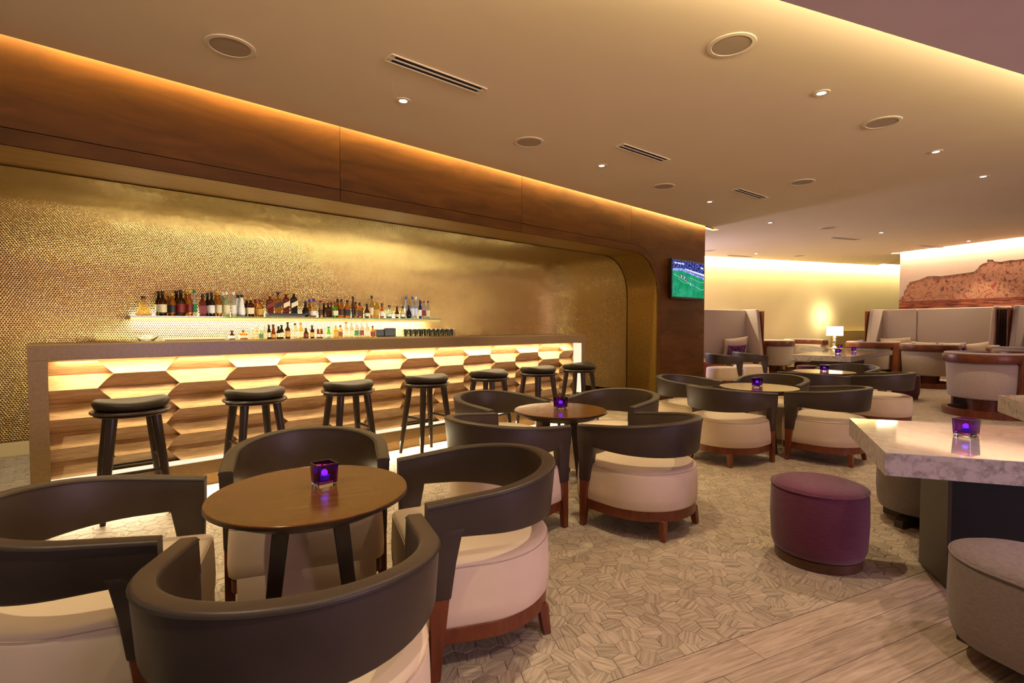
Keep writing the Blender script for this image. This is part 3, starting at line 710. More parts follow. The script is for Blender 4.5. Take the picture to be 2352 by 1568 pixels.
# ------------------------------------------------------------------ poufs
def stadium(c0, c1, r, n=18):
    a = math.atan2(c1[1] - c0[1], c1[0] - c0[0]); P = []
    for c, b in ((c1, a - PI / 2), (c0, a + PI / 2)):
        for i in range(n + 1): P.append((c[0] + r * math.cos(b + PI * i / n), c[1] + r * math.sin(b + PI * i / n)))
    return P
def pouf(label, half, r, loc, rz, cloth, h=0.42, foot='plinth'):
    t = thing('pouf', label, 'ottoman', loc, rz)
    plan = lambda k: stadium((-half, 0), (half, 0), r + k) if half > 0 else [((r + k) * math.cos(2 * PI * i / 40), (r + k) * math.sin(2 * PI * i / 40)) for i in range(40)]
    z0 = 0.045 if foot == 'plinth' else 0.085
    rings = [[(x, y, z) for x, y in plan(k)] for k, z in ((-0.05, z0), (-0.016, z0 + 0.012), (-0.003, z0 + 0.05), (0.004, h * 0.55), (0.001, h - 0.05), (-0.004, h - 0.022), (-0.020, h - 0.010))]
    MB().loft(rings).obj('body', cloth, t, sharp=60)
    rings = [[(x, y, z) for x, y in plan(k)] for k, z in ((-0.004, h - 0.024), (-0.005, h - 0.016), (-0.03, h - 0.004), (-0.09, h + 0.003), (-0.17, h + 0.006))]
    MB().loft(rings).obj('top_pad', cloth, t, sharp=60)
    MB().tube([(x, y, h - 0.021) for x, y in plan(-0.001)], 0.0045, 6, True).obj('welt', cloth, t)
    if foot == 'plinth':
        MB().prism(plan(-0.022), 0.0, z0 + 0.005).obj('plinth', K['darkwood'], t, bevel=0.003, seg=1)
    else:
        L0 = half + r - 0.01
        for s in (-1, 1):
            m = MB(); m.hexa([(s * 0.05, -0.035, 0.0), (s * L0, -0.028, 0.0), (s * L0, 0.028, 0.0), (s * 0.05, 0.035, 0.0)], [(s * 0.05, -0.035, 0.10), (s * L0, -0.028, 0.045), (s * L0, 0.028, 0.045), (s * 0.05, 0.035, 0.10)])
            m.obj('foot', K['espresso'], t, smooth=False, bevel=0.003, seg=1)
        for s in (-1, 1):
            L1 = r - 0.02
            MB().hexa([(-0.03, s * 0.03, 0.0), (0.03, s * 0.03, 0.0), (0.026, s * L1, 0.0), (-0.026, s * L1, 0.0)], [(-0.03, s * 0.03, 0.10), (0.03, s * 0.03, 0.10), (0.026, s * L1, 0.045), (-0.026, s * L1, 0.045)]).obj('foot', K['espresso'], t, smooth=False, bevel=0.003, seg=1)
    return t
pouf('round purple fabric pouf on wooden plinth, alone on the hexagon floor before the marble slab', 0, 0.232, (1.672, 2.800, 0), 0, K['purple_cloth'])
pouf('long grey fabric pouf on crossed wooden feet, cut off by the corner of the photo', 0.31, 0.23, (1.985, 1.565, 0), math.atan2(-0.95, 0.3), K['grey_cloth'], 0.42, 'cross')
pouf('grey fabric stool half hidden under the big marble slab', 0.0, 0.235, (2.63, 3.30, 0), 0.4, K['grey_cloth'], 0.42, 'cross')
pouf('purple pouf under the far marble table, only its top showing', 0, 0.22, (6.30, 11.0, 0), 0, K['purple_cloth'])
pouf('dark purple pouf with black shadow gap, behind the farthest table chairs, by open floor', 0, 0.20, (6.86, 9.0, 0), 0, K['purple_cloth'], 0.42)
pouf('grey pouf beside the far dark purple pouf', 0.05, 0.20, (6.36, 9.15, 0), 0.2, K['grey_cloth'], 0.42)
pouf('round rust leather pouf beside the dark pillar edge', 0, 0.26, (4.58, 11.80, 0), 0, K['rust'], 0.46)

# ------------------------------------------------------------------ wooden-rail tub chairs
def make_tub(label, loc, rz, group='wooden rail tub chairs'):
    t = thing('tub_chair', label, 'armchair', loc, rz, group)
    path = u_path(0.46, 0.40, 0.98, 30, 6)
    sweep_u(path, lambda f: rrect(-0.115, 0.03, 0.755, 0.868, 0.012, 2)).obj('top_rail', K['redwood'], t, sharp=40)
    sweep_u(path, lambda f: rrect(-0.105, 0.012, 0.862, 0.892, 0.013, 3)).obj('rail_pad', K['settee'], t, sharp=60)
    def sec(f):
        out = []
        for o, v in rrect(-0.13, 0.0, 0.25, 0.752, 0.03, 4):
            k = (v - 0.25) / 0.502; out.append((o + (0.022 * math.sin(PI * min(max(k, 0), 1)) - 0.03 * (1 - k) ** 3 if o > -0.06 else 0), v))
        return out
    sweep_u(u_path(0.445, 0.36, 0.98, 30, 6), sec).obj('shell', K['settee'], t, sharp=60)
    rings = [[(x, y, z) for x, y in seat_plan(k, 0.40, 0.325, 0.32)] for k, z in ((0.98, 0.30), (1.0, 0.33), (1.0, 0.43), (0.96, 0.46), (0.8, 0.47), (0.3, 0.475))]
    MB().loft(rings).obj('seat_cushion', K['settee'], t, sharp=60)
    for s in (-1, 1):
        MB().box(s * 0.478 - 0.022, s * 0.478 + 0.022, -0.03, 0.21, 0.0, 0.80).obj('side_plank', K['redwood'], t, smooth=False, bevel=0.004)
    MB().lathe([(0.20, 0.02), (0.19, 0.10), (0.22, 0.30)], 24).obj('pedestal', K['redwood'], t)
    n = 44
    MB().loft([[(rr * math.cos(2 * PI * i / n), rr * math.sin(2 * PI * i / n), z) for i in range(n)] for rr, z in ((0.475, 0.0), (0.485, 0.10), (0.42, 0.10), (0.41, 0.0), (0.475, 0.0))], (False, False)).obj('base_ring', K['redwood'], t, sharp=30)
    return t
tb = [((6.72, 7.32), -85, 'biggest grey tub chair, wooden rail and dark base ring, at the side edge'),
      ((8.62, 10.72), -48, 'grey tub chair with wooden rail before the mural settee, purple cushion showing beside it'),
      ((8.49, 12.28), -60, 'grey tub chair whose wooden rail shows just above the end of the far marble table'),
      ((6.80, 13.45), 40, 'tub chair beside the high grey settee end past the television'),
      ((7.95, 14.15), 170, 'tub chair against the cream wall, standing behind the candle table'),
      ((9.22, 9.35), -50, 'tub chair by the settee, only its rail showing above the biggest tub chair'),
      ((8.20, 8.15), -75, 'tub chair squeezed between two others at the side edge, rail and pad showing')]
u0 = None
for (x, y), dg, lb in tb:
    if u0 is None: u0 = make_tub(lb, (x, y, 0), R_(dg))
    else: dup(u0, (x, y, 0), R_(dg), lb)

# ------------------------------------------------------------------ high-backed settees (origin: middle of the back, local +y into the room)
def settee(label, loc, rz, half=1.31, H_=1.66, split=0.42):
    t = thing('high_back_settee', label, 'sofa', loc, rz, 'high backed grey settees')
    for a, b in ((-half + 0.09, split - 0.006), (split + 0.006, half - 0.09)):
        MB().box(a, b, 0.02, 0.14, 0.40, H_).obj('back_panel', K['settee'], t, bevel=0.025, seg=3)
    for s in (-1, 1):
        m = MB(); x0, x1 = sorted((s * (half - 0.10), s * half))
        pl = [(0.0, 0.36), (0.66, 0.36), (0.60, 0.80), (0.50, H_ - 0.1), (0.47, H_ + 0.01), (0.0, H_ + 0.01)]
        n = len(pl)
        m.add([(x0, y, z) for y, z in pl] + [(x1, y, z) for y, z in pl], [tuple(range(n)), tuple(range(n, 2 * n))[::-1]] + [(i, n + i, n + (i + 1) % n, (i + 1) % n) for i in range(n)])
        m.obj('wing', K['settee'], t, bevel=0.022, seg=3)
        xw = s * (half + 0.012)
        MB().box(min(xw, xw + s * 0.02), max(xw, xw + s * 0.02), -0.02, 0.60, 0.12, H_ - 0.04).obj('side_board', K['redwood'], t, smooth=False)
        for i in range(7):
            MB().box(min(xw + s * 0.021, xw + s * 0.04), max(xw + s * 0.021, xw + s * 0.04), 0.0 + i * 0.085, 0.055 + i * 0.085, 0.14, H_ - 0.07).obj('slat', K['espresso'], t, smooth=False)
    MB().box(-half + 0.10, half - 0.10, 0.12, 0.68, 0.30, 0.46).obj('seat_cushion', K['settee'], t, bevel=0.03, seg=3)
    MB().box(-half + 0.05, half - 0.05, 0.02, 0.62, 0.16, 0.30).obj('seat_rail', K['redwood'], t, smooth=False, bevel=0.004)
    for sx in (-1, 1):
        for y in (0.1, 0.54): MB().box(sx * (half - 0.25) - 0.04, sx * (half - 0.25) + 0.04, y - 0.04, y + 0.04, 0, 0.16).obj('leg', K['redwood'], t, smooth=False)
    return t
RS = math.radians(110.3)                                     # faces away from the mural
fS = Vector((-math.sin(RS), math.cos(RS), 0)); lS = Vector((math.cos(RS), math.sin(RS), 0))
m1 = Vector((9.40, 11.74, 0)) - fS * 0.47
settee('high backed grey settee below the red mural, with a row of cream cushions', m1, RS)
settee('high backed grey settee cut off by the side edge, next to slatted wood end', m1 - lS * 2.86, RS)
RC = math.radians(199.3); fC = Vector((-math.sin(RC), math.cos(RC), 0)); lC = Vector((math.cos(RC), math.sin(RC), 0))
m2 = Vector((6.135, 12.88, 0)) - fC * 0.47 + lC * 1.31
settee('high backed grey settee emerging from behind the television pillar', m2, RC)
# low olive banquette along the cream wall
bq = thing('banquette', 'low olive wall bench beside the white lamp, under the cream wall', 'bench', CW0 + CD * 6.5 - Vector((0, 0, 0)), math.atan2(CD.y, CD.x))
MB().box(-1.88, 1.7, -0.14, -0.02, 0.0, 1.13).obj('back', K['olive'], bq, bevel=0.02, seg=3)
MB().box(-1.84, 1.7, -0.70, -0.14, 0.0, 0.44).obj('seat', K['olive'], bq, bevel=0.02, seg=3)

# ------------------------------------------------------------------ cushions
def cushion(label, loc, rot, wd, ht, th, m, group):
    n = 14; bm = MB(); top = []; 
    for side in (1, -1):
        for j in range(n + 1):
            for i in range(n + 1):
                u, v = 2 * i / n - 1, 2 * j / n - 1
                d = max(0.0, (1 - abs(u) ** 2.6)) ** 0.55 * max(0.0, (1 - abs(v) ** 2.6)) ** 0.55
                pin = 1 - 0.07 * (1 - u * u) * abs(v) ** 3; pin2 = 1 - 0.07 * (1 - v * v) * abs(u) ** 3
                top.append((u * wd / 2 * pin2, side * th / 2 * d, v * ht / 2 * pin))
    k = (n + 1) ** 2; fs = []
    for sd in (0, 1):
        for j in range(n):
            for i in range(n):
                a = sd * k + j * (n + 1) + i; q = (a, a + 1, a + n + 2, a + n + 1); fs.append(q if sd else q[::-1])
    bm.add(top, fs)
    me = bm.mesh('cushion', m, sharp=80)
    b2 = bmesh.new(); b2.from_mesh(me); bmesh.ops.remove_doubles(b2, verts=b2.verts, dist=0.0005); b2.to_mesh(me); b2.free()
    o = link(bpy.data.objects.new('cushion', me)); o.location = loc; o.rotation_euler = rot
    return tag(o, label, 'cushion', group)
def on_settee(m, f, l, x, y, z): return m + l * x + f * y + Vector((0, 0, z))
gc = 'cushions on the mural settee'
for i, (x, wd, ht, tl) in enumerate(((0.80, 0.74, 0.52, 0.05), (0.19, 0.56, 0.44, -0.04), (-0.40, 0.56, 0.44, 0.03), (-0.93, 0.50, 0.46, 0.18))):
    cushion(['large cream back cushion at the lamp end of the mural settee', 'second cream back cushion of the mural settee, before the panel seam', 'third cream back cushion of the mural settee, behind the purple satin one', 'slanting cream cushion at the slatted end of the mural settee'][i],
            on_settee(m1, fS, lS, x, 0.25, 0.46 + ht / 2), (-0.22, tl, RS), wd, ht, 0.17, K['pillow'], gc)
cushion('flat purple patterned cushion peeking over the tub chair rail', on_settee(m1, fS, lS, 0.42, 0.47, 0.66), (-0.3, 0.05, RS), 0.46, 0.40, 0.13, K['pillow_purple'], 'purple cushions')
cushion('purple satin cushion with pointed corners, beside the tub chair rail', on_settee(m1, fS, lS, -0.56, 0.50, 0.645), (-0.28, -0.10, RS), 0.46, 0.42, 0.14, K['pillow_purple'], 'purple cushions')
cushion('plump cream cushion on the settee behind the pillar', on_settee(m2, fC, lC, -0.78, 0.27, 0.72), (-0.22, 0.10, RC), 0.74, 0.52, 0.17, K['pillow'], 'cushions on the pillar settee')
cushion('purple zigzag cushion with black border, on the settee behind the pillar', on_settee(m2, fC, lC, -0.62, 0.47, 0.62), (-0.25, 0.03, RC), 0.56, 0.36, 0.13, K['pillow_purple'], 'purple cushions')
cushion('purple cushion on the olive bench', CW0 + CD * 5.55 + CN * 0.26 + Vector((0, 0, 0.65)), (0.25, 0.06, math.atan2(CD.y, CD.x)), 0.50, 0.42, 0.13, K['pillow_purple'], 'purple cushions')

# ------------------------------------------------------------------ lamp on the marble slab, glow on the wall
lp = thing('table_lamp', 'white drum shade lamp with turned silver base on the marble slab', 'lamp', (7.700, 12.36, 0.7203))
MB().lathe([(0.075, 0.0), (0.08, 0.012), (0.05, 0.03), (0.022, 0.06), (0.03, 0.12), (0.045, 0.16), (0.03, 0.20), (0.016, 0.22), (0.034, 0.245), (0.04, 0.262), (0.016, 0.28), (0.014, 0.31)], 24).obj('base', K['silver'], lp, sharp=50)
MB().loft([[(r * math.cos(2 * PI * i / 32), r * math.sin(2 * PI * i / 32), z) for i in range(32)] for r, z in ((0.172, 0.305), (0.168, 0.525), (0.163, 0.525), (0.167, 0.305))], (False, False)).obj('shade', K['shade'], lp, sharp=40)
d = bpy.data.lights.new('lamp_bulb', 'POINT'); d.energy = 14; d.color = (1, 0.80, 0.5); d.shadow_soft_size = 0.05
o = bpy.data.objects.new('lamp_bulb', d); C.objects.link(o); o.location = (7.70, 12.36, 1.13)
wp = CW0 + CD * 4.25
spot('wall_glow_spot', wp + CN * 0.45 + Vector((0, 0, 1.53)), wp + Vector((0, 0, 1.53)), 26, (1.0, 0.84, 0.52), 150, 1.0, 0.04)  # unseen spot added to make the bright patch on the wall

# ------------------------------------------------------------------ glass shelf and back counter
sh = thing('glass_shelf', 'lit glass wall shelf with brass front rail behind the bar', 'shelf', Q, ROT_BAR)
MB().box(-6.95, -3.05, 1.93, 2.27, 1.360, 1.374).obj('glass_pane', K['shelf_glass'], sh, smooth=False)
MB().box(-6.95, -3.05, 1.925, 1.945, 1.325, 1.359).obj('front_rail', K['brass'], sh, smooth=False, bevel=0.003)
for t in (-6.95, -5.65, -4.35, -3.07): MB().box(t, t + 0.02, 1.945, 2.27, 1.335, 1.359).obj('bracket', K['brass'], sh, smooth=False)
MB().box(-6.9, -3.1, 2.14, 2.16, 1.340, 1.350).obj('light_strip', K['led'], sh, smooth=False)
bcn = thing('back_counter', 'pale work counter behind the bar with bottles and glasses', 'counter', Q, ROT_BAR)
MB().box(-7.3, -2.62, 1.72, 2.262, 1.060, 1.098).obj('worktop', K['counter'], bcn, smooth=False, bevel=0.003)
for i in range(6):
    a = -7.28 + i * 0.775; MB().box(a, a + 0.77, 1.76, 2.26, 0.0, 1.059).obj('cabinet', K['espresso'], bcn, smooth=False)

SHELF_FRONT = [(-6.819,0.21,0.176,'decanter','pale','brown',None),
(-6.646,0.272,0.095,'tall','dark','black','cream'),
(-6.557,0.256,0.089,'tall','amber','gold','black'),
(-6.474,0.292,0.107,'tall','dark','black','red'),
(-6.39,0.295,0.071,'tall','amber','gold','red'),
(-6.341,0.297,0.051,'tall','clear','green','green'),
(-6.261,0.255,0.077,'square','red','black','red'),
(-6.168,0.277,0.079,'tall','black','black','white'),
(-6.091,0.29,0.066,'tall','amber','gold','cream'),
(-6.013,0.293,0.076,'tall','green_clear','white','cream'),
(-5.938,0.295,0.073,'tall','clear','white','white'),
(-5.847,0.267,0.088,'cone','white','black',None),
(-5.75,0.238,0.08,'square','dark','gold','cream'),
(-5.646,0.214,0.106,'squat','amber','red','gold'),
(-5.087,0.215,0.105,'round','black','black',None),
(-4.979,0.246,0.096,'round','pale','purple','white'),
(-4.886,0.231,0.07,'squat','pale','red','brown'),
(-4.785,0.198,0.093,'square','dark','black',None),
(-4.688,0.206,0.078,'square','green','red','cream'),
(-4.596,0.256,0.079,'squat','amber','black','brown'),
(-4.514,0.24,0.086,'square','amber','black','black'),
(-4.431,0.296,0.052,'tall','brown','black','black'),
(-4.334,0.213,0.099,'square','amber','black','brown'),
(-4.222,0.203,0.095,'round','dark','black','cream'),
(-4.148,0.316,0.06,'tall','pale','black','cream'),
(-4.073,0.268,0.066,'square','yellow','gold','gold'),
(-3.99,0.214,0.079,'squat','amber','brown','white'),
(-3.871,0.191,0.124,'round','green_clear','brown','white'),
(-3.741,0.18,0.082,'round','dark','brown','cream'),
(-3.646,0.182,0.095,'round','pale','brown','white'),
(-3.541,0.196,0.103,'round','black','brown',None),
(-3.477,0.329,0.071,'tall','frost','blue','frost'),
(-3.412,0.331,0.059,'tall','frost','white','frost'),
(-3.342,0.286,0.056,'tall','blue','black','white'),
(-3.271,0.275,0.066,'tall','clear','red','red'),
(-3.2,0.276,0.067,'tall','clear','black','cream')]
SHELF_BACK = [(-6.663,0.275,0.08,'tall','dark','black','cream'),
(-6.573,0.258,0.073,'tall','amber','gold','black'),
(-6.494,0.285,0.091,'tall','dark','black','red'),
(-6.405,0.298,0.063,'tall','amber','gold','cream'),
(-6.185,0.275,0.066,'tall','black','black','white'),
(-6.099,0.293,0.063,'tall','amber','gold','cream'),
(-6.025,0.29,0.068,'tall','green_clear','white','cream'),
(-5.859,0.264,0.07,'cone','white','black',None),
(-5.761,0.24,0.071,'square','dark','gold','cream'),
(-5.661,0.216,0.082,'squat','amber','red','gold'),
(-4.991,0.243,0.081,'round','amber','purple','white'),
(-4.796,0.2,0.072,'square','dark','black',None),
(-4.693,0.208,0.067,'square','amber','red','red'),
(-4.6,0.258,0.068,'squat','amber','black','brown'),
(-4.337,0.228,0.077,'square','amber','black','brown'),
(-4.068,0.271,0.055,'tall','yellow','gold','gold'),
(-3.518,0.331,0.065,'tall','frost','blue','frost'),
(-3.245,0.278,0.053,'tall','clear','red','cream')]
GIFT = [(-5.523,0.243,0.088,'square','red','gold','red'),
(-5.427,0.262,0.085,'square','amber','black','black'),
(-5.329,0.282,0.086,'square','red','gold','cream'),
(-5.231,0.296,0.087,'square','black','gold','cream')]
COUNTER = [(-5.969,0.113,0.086,'squat','dark','black','white'),
(-5.845,0.115,0.102,'square','amber','brown','cream'),
(-5.743,0.137,0.052,'tall','clear','white','cream'),
(-5.694,0.18,0.052,'tall','clear','white',None),
(-5.646,0.139,0.048,'square','green_clear','white','green'),
(-5.604,0.182,0.048,'tall','clear','white','cream'),
(-5.553,0.183,0.054,'tall','black','brown','cream'),
(-5.501,0.184,0.074,'cone','red','black','gold'),
(-5.439,0.163,0.06,'tall','black','black','cream'),
(-5.402,0.181,0.065,'tall','black','black','cream'),
(-5.327,0.215,0.076,'tall','dark','black','gold'),
(-5.235,0.2,0.067,'tall','clear','black','white'),
(-5.163,0.207,0.067,'square','pale','gold','cream'),
(-5.096,0.141,0.073,'squat','dark','black','red'),
(-5.017,0.176,0.058,'square','black','black','gold'),
(-4.936,0.126,0.054,'squat','red','red','white'),
(-4.892,0.127,0.049,'squat','red','red','white'),
(-4.795,0.157,0.077,'cone','green','green','white'),
(-4.698,0.17,0.072,'square','yellow','gold','gold'),
(-4.631,0.177,0.062,'square','pale','red','red'),
(-4.55,0.22,0.062,'square','clear','gold','cream'),
(-4.474,0.216,0.063,'square','clear','white','cream'),
(-4.397,0.218,0.064,'square','clear','white','green'),
(-4.319,0.219,0.064,'square','clear','white','red'),
(-4.24,0.221,0.065,'square','clear','white','cream'),
(-4.153,0.167,0.072,'tall','amber','brown','red')]
CN_ = {'amber': 'amber', 'dark': 'dark brown', 'clear': 'clear', 'red': 'deep red', 'black': 'black', 'green_clear': 'pale green', 'white': 'white', 'pale': 'pale gold', 'green': 'green', 'brown': 'brown', 'yellow': 'yellow', 'frost': 'frosted', 'blue': 'cobalt blue'}
bot_me = {}
def bottle(t, h, wd, kind, body, cap, lab, s, z, label, group):
    o = thing('bottle', label, 'bottle', L(t, s, z), ROT_BAR, group)
    wd *= 0.84; r = wd / 2; nk = 0.013; sq = kind == 'square'
    if kind == 'tall': prof = [(r * .9, 0), (r, .008), (r, h * .56), (r * .86, h * .63), (max(nk, r * .42), h * .73), (max(nk * .95, r * .36), h * .88)]
    elif kind == 'round': prof = [(r * .6, 0), (r * .85, h * .06), (r, h * .22), (r * .96, h * .38), (r * .7, h * .53), (nk * 1.2, h * .64), (nk * 1.1, h * .84)]
    elif kind == 'decanter': prof = [(r * .9, 0), (r, h * .05), (r * .97, h * .14), (r * .62, h * .48), (r * .30, h * .70), (nk * 1.3, h * .76), (nk * 1.3, h * .86)]
    elif kind == 'cone': prof = [(r * .9, 0), (r, .01), (r * .96, h * .30), (r * .55, h * .66), (nk * 1.1, h * .80), (nk * 1.1, h * .86)]
    elif kind == 'squat': prof = [(r * .9, 0), (r, .01), (r, h * .48), (r * .8, h * .60), (nk * 1.2, h * .70), (nk * 1.1, h * .85)]
    else: prof = [(r * .95, 0), (r, .006), (r, h * .60), (r * .9, h * .66), (nk * 1.1, h * .72), (nk, h * .86)]
    n = 14
    def ring(rr, zz, k):
        if sq and k < 4: 
            q = rr * 1.12
            return [(q * max(-.88, min(.88, 1.25 * math.cos(2 * PI * i / 16))), .72 * q * max(-.88, min(.88, 1.25 * math.sin(2 * PI * i / 16))), zz) for i in range(16)]
        return [(rr * math.cos(2 * PI * i / 16), rr * math.sin(2 * PI * i / 16), zz) for i in range(16)]
    MB().loft([ring(a, b, k) for k, (a, b) in enumerate(prof)]).obj('glass_body', GL[body], o, sharp=60)
    cr = prof[-1][0] + 0.003
    MB().lathe([(cr, prof[-1][1] - 0.002), (cr * 1.04, h - .002), (cr * .9, h)], 12).obj('cap', CP[cap], o)
    if lab:
        l0, l1 = (h * .14, h * .46) if kind in ('tall', 'square', 'squat') else (h * .10, h * .34)
        ra = lambda z_: (r + 0.0012) if kind in ('tall', 'square', 'squat') else np.interp(z_, [p[1] for p in prof], [p[0] for p in prof]) + 0.0012
        rg = [ring(ra(z_), z_, 0) for z_ in (l0, (l0 + l1) / 2, l1)]
        MB().loft(rg, (False, False)).obj('label', CP[lab], o)
    return o
def ordinal(i):
    w_ = 'first second third fourth fifth sixth seventh eighth ninth tenth eleventh twelfth thirteenth fourteenth fifteenth sixteenth seventeenth eighteenth nineteenth'.split()
    if i < 19: return w_[i]
    tens = {2: 'twent', 3: 'thirt', 4: 'fort'}[(i + 1) // 10]; u = (i + 1) % 10
    return tens + 'ieth' if u == 0 else tens + 'y-' + w_[u - 1]
for i, (t, h, wd, k, b, c, l) in enumerate(SHELF_FRONT):
    lb = 'wide glass decanter with brown stopper at the end of the lit shelf' if i == 0 else '%s bottle, %s cap, %s in the front row of the lit shelf' % (CN_[b], c, ordinal(i))
    bottle(t, h, wd, k, b, c, l, 2.05, 1.3745, lb, 'bottles on the glass shelf')
for i, (t, h, wd, k, b, c, l) in enumerate(SHELF_BACK):
    bottle(t, h, wd, k, b, c, l, 2.165, 1.3745, '%s bottle, %s cap, %s in the rear row of the lit shelf' % (CN_[b], c, ordinal(i)), 'bottles on the glass shelf')
gb = thing('display_stand', 'black and cream stand holding four slanted-label bottles on the shelf', 'stand', L(-5.335, 2.06, 1.3745), ROT_BAR)
MB().box(-0.225, 0.225, -0.055, 0.07, 0.0, 0.020).obj('cream_base', CP['cream'], gb, smooth=False)
MB().box(-0.225, 0.225, -0.055, 0.07, 0.0203, 0.050).obj('black_tray', K['black'], gb, smooth=False)
for i, (t, h, wd, k, b, c, l) in enumerate(GIFT):
    o = bottle(t, h, wd, k, b, c, None, 2.06, 1.4248, '%s square bottle with slanted %s label, %s on the display stand' % (CN_[b], l, ordinal(i)), 'bottles on the display stand')
    r = wd / 2; q = r * 1.12 * .88 - 0.003; yy = -.72 * r * 1.12 * .88 - 0.0012
    MB().add([(-q, yy, h * .22), (q, yy, h * .36), (q, yy, h * .56), (-q, yy, h * .42), (-q, yy + .001, h * .22), (q, yy + .001, h * .36), (q, yy + .001, h * .56), (-q, yy + .001, h * .42)], [(0, 1, 2, 3), (7, 6, 5, 4), (0, 4, 5, 1), (1, 5, 6, 2), (2, 6, 7, 3), (3, 7, 4, 0)]).obj('label', CP[l], o, smooth=False)
for i, (t, h, wd, k, b, c, l) in enumerate(COUNTER):
    bottle(t, h, wd, k, b, c, l, 2.02, 1.0985, '%s %s bottle, %s along the counter under the shelf' % (CN_[b], {'squat': 'squat', 'cone': 'tapered', 'square': 'square', 'tall': 'slim', 'round': 'round'}[k], ordinal(i)), 'bottles on the back counter')
# tumblers in rows, bowl, till
def tumbler(loc, label):
    t = thing('tumbler', label, 'glass', loc, 0, 'tumblers on the back counter')
    MB().lathe([(0.028, 0), (0.030, 0.004), (0.038, 0.115), (0.0355, 0.115), (0.028, 0.012)], 14).obj('bowl', K['glass'], t)
    return t
tm = None
for r_ in range(2):
    for i in range(11):
        lb = 'clear tumbler, %s in the %s row at the alcove end of the counter' % (ordinal(i), ['front', 'rear'][r_])
        lc = L(-3.66 + i * 0.085 + r_ * 0.04, 1.93 + r_ * 0.10, 1.0985)
        if tm is None: tm = tumbler(lc, lb)
        else: dup(tm, lc, 0.1 * i, lb)
bw = thing('ice_bowl', 'wide cut glass bowl under the decanter end of the shelf', 'bowl', L(-6.80, 2.02, 1.0985), ROT_BAR)
MB().lathe([(0.06, 0), (0.065, 0.006), (0.125, 0.062), (0.120, 0.062), (0.058, 0.010)], 24).obj('bowl', K['glass'], bw)
ty = thing('serving_tray', 'long pale tray lying on the counter beside the glass bowl', 'tray', L(-6.35, 2.02, 1.0985), ROT_BAR)
MB().box(-0.30, 0.28, -0.09, 0.09, 0, 0.008).box(-0.30, 0.28, -0.09, -0.082, 0.008, 0.03).box(-0.30, 0.28, 0.082, 0.09, 0.008, 0.03).obj('tray_body', K['counter'], ty, smooth=False)
tl = thing('till', 'black till screen standing on the back counter', 'till', L(-3.95, 2.0, 1.0985), ROT_BAR)
MB().box(-0.03, 0.15, -0.02, 0.02, 0.012, 0.135).obj('screen', K['black'], tl, smooth=False, bevel=0.008)
MB().box(-0.15, -0.02, 0.0, 0.08, 0.012, 0.115).obj('printer', K['black'], tl, smooth=False, bevel=0.008)
MB().box(-0.15, 0.15, -0.06, 0.09, 0.0, 0.012).obj('foot', K['counter'], tl, smooth=False)

# ------------------------------------------------------------------ television
tv = thing('television', 'flat television showing a football match, on the dark wood pillar', 'television', L(0.30, -0.085, 1.735), ROT_BAR)
TW, TH_ = 1.17, 0.685
MB().box(0, TW, 0.0, 0.035, 0, TH_).obj('casing', K['tv'], tv, smooth=False, bevel=0.004)
MB().box(0.4, 0.8, 0.035, 0.084, 0.15, 0.5).obj('wall_bracket', K['tv'], tv, smooth=False)
sx0, sz0, sw, shh = 0.025, 0.032, TW - 0.05, TH_ - 0.055
def em_noise(name, a, b, sc, st):
    m = bpy.data.materials.new(name); m.use_nodes = True; nt = m.node_tree; nt.nodes.remove(nt.nodes['Principled BSDF'])
    e = node(nt, 'ShaderNodeEmission', Strength=st); tc = node(nt, 'ShaderNodeTexCoord'); nz = node(nt, 'ShaderNodeTexNoise', Scale=sc, Detail=6.0); rp = node(nt, 'ShaderNodeValToRGB')
    rp.color_ramp.elements[0].position = .42; rp.color_ramp.elements[1].position = .62; rp.color_ramp.elements[0].color = a; rp.color_ramp.elements[1].color = b
    nt.links.new(tc.outputs['Object'], nz.inputs['Vector']); nt.links.new(nz.outputs['Fac'], rp.inputs['Fac']); nt.links.new(rp.outputs[0], e.inputs['Color']); nt.links.new(e.outputs[0], nt.nodes['Material Output'].inputs['Surface'])
    return m
E_crowd = em_noise('screen_crowd', lin(16, 18, 90), lin(110, 120, 210), 26, 0.9)
E_pitch = em_noise('screen_pitch', lin(28, 150, 96), lin(52, 172, 128), 5, 0.95)
E_white = emitter('screen_white', (0.80, 0.86, 1.0), 1.0); E_board = em_noise('screen_board', lin(60, 80, 220), lin(220, 226, 250), 40, 1.0)
E_line = emitter('screen_line', (0.42, 0.85, 0.66), 0.9); E_red = emitter('screen_red', (0.55, 0.10, 0.25), 0.9); E_navy = emitter('screen_navy', (0.06, 0.10, 0.50), 0.8)
sc_o = MB().box(sx0, sx0 + sw, -0.0015, 0.0, sz0, sz0 + shh).obj('screen', E_crowd, tv, smooth=False)
def dec(name, pts, m, lay):
    P = [(sx0 + u * sw, -0.0015 - 0.0012 * lay, sz0 + (1 - v) * shh) for u, v in pts]; B_ = [(x, y + 0.0008, z) for x, y, z in P]; n = len(P)
    return MB().add(P + B_, [tuple(range(n)), tuple(range(n, 2 * n))[::-1]] + [(i, n + i, n + (i + 1) % n, (i + 1) % n) for i in range(n)]).obj(name, m, sc_o, smooth=False)
def ln_(name, a, b, wd, m, lay):
    d = Vector((b[0] - a[0], (b[1] - a[1]) * .6)); d.normalize(); nx, ny = -d.y * wd, d.x * wd / .6
    return dec(name, [(a[0] - nx, a[1] - ny), (b[0] - nx, b[1] - ny), (b[0] + nx, b[1] + ny), (a[0] + nx, a[1] + ny)], m, lay)
dec('pitch', [(0, .30), (.28, .27), (1, .44), (1, 1), (0, 1)], E_pitch, 1)
dec('advertising_board', [(.28, .22), (1, .40), (1, .46), (.28, .275)], E_board, 2)
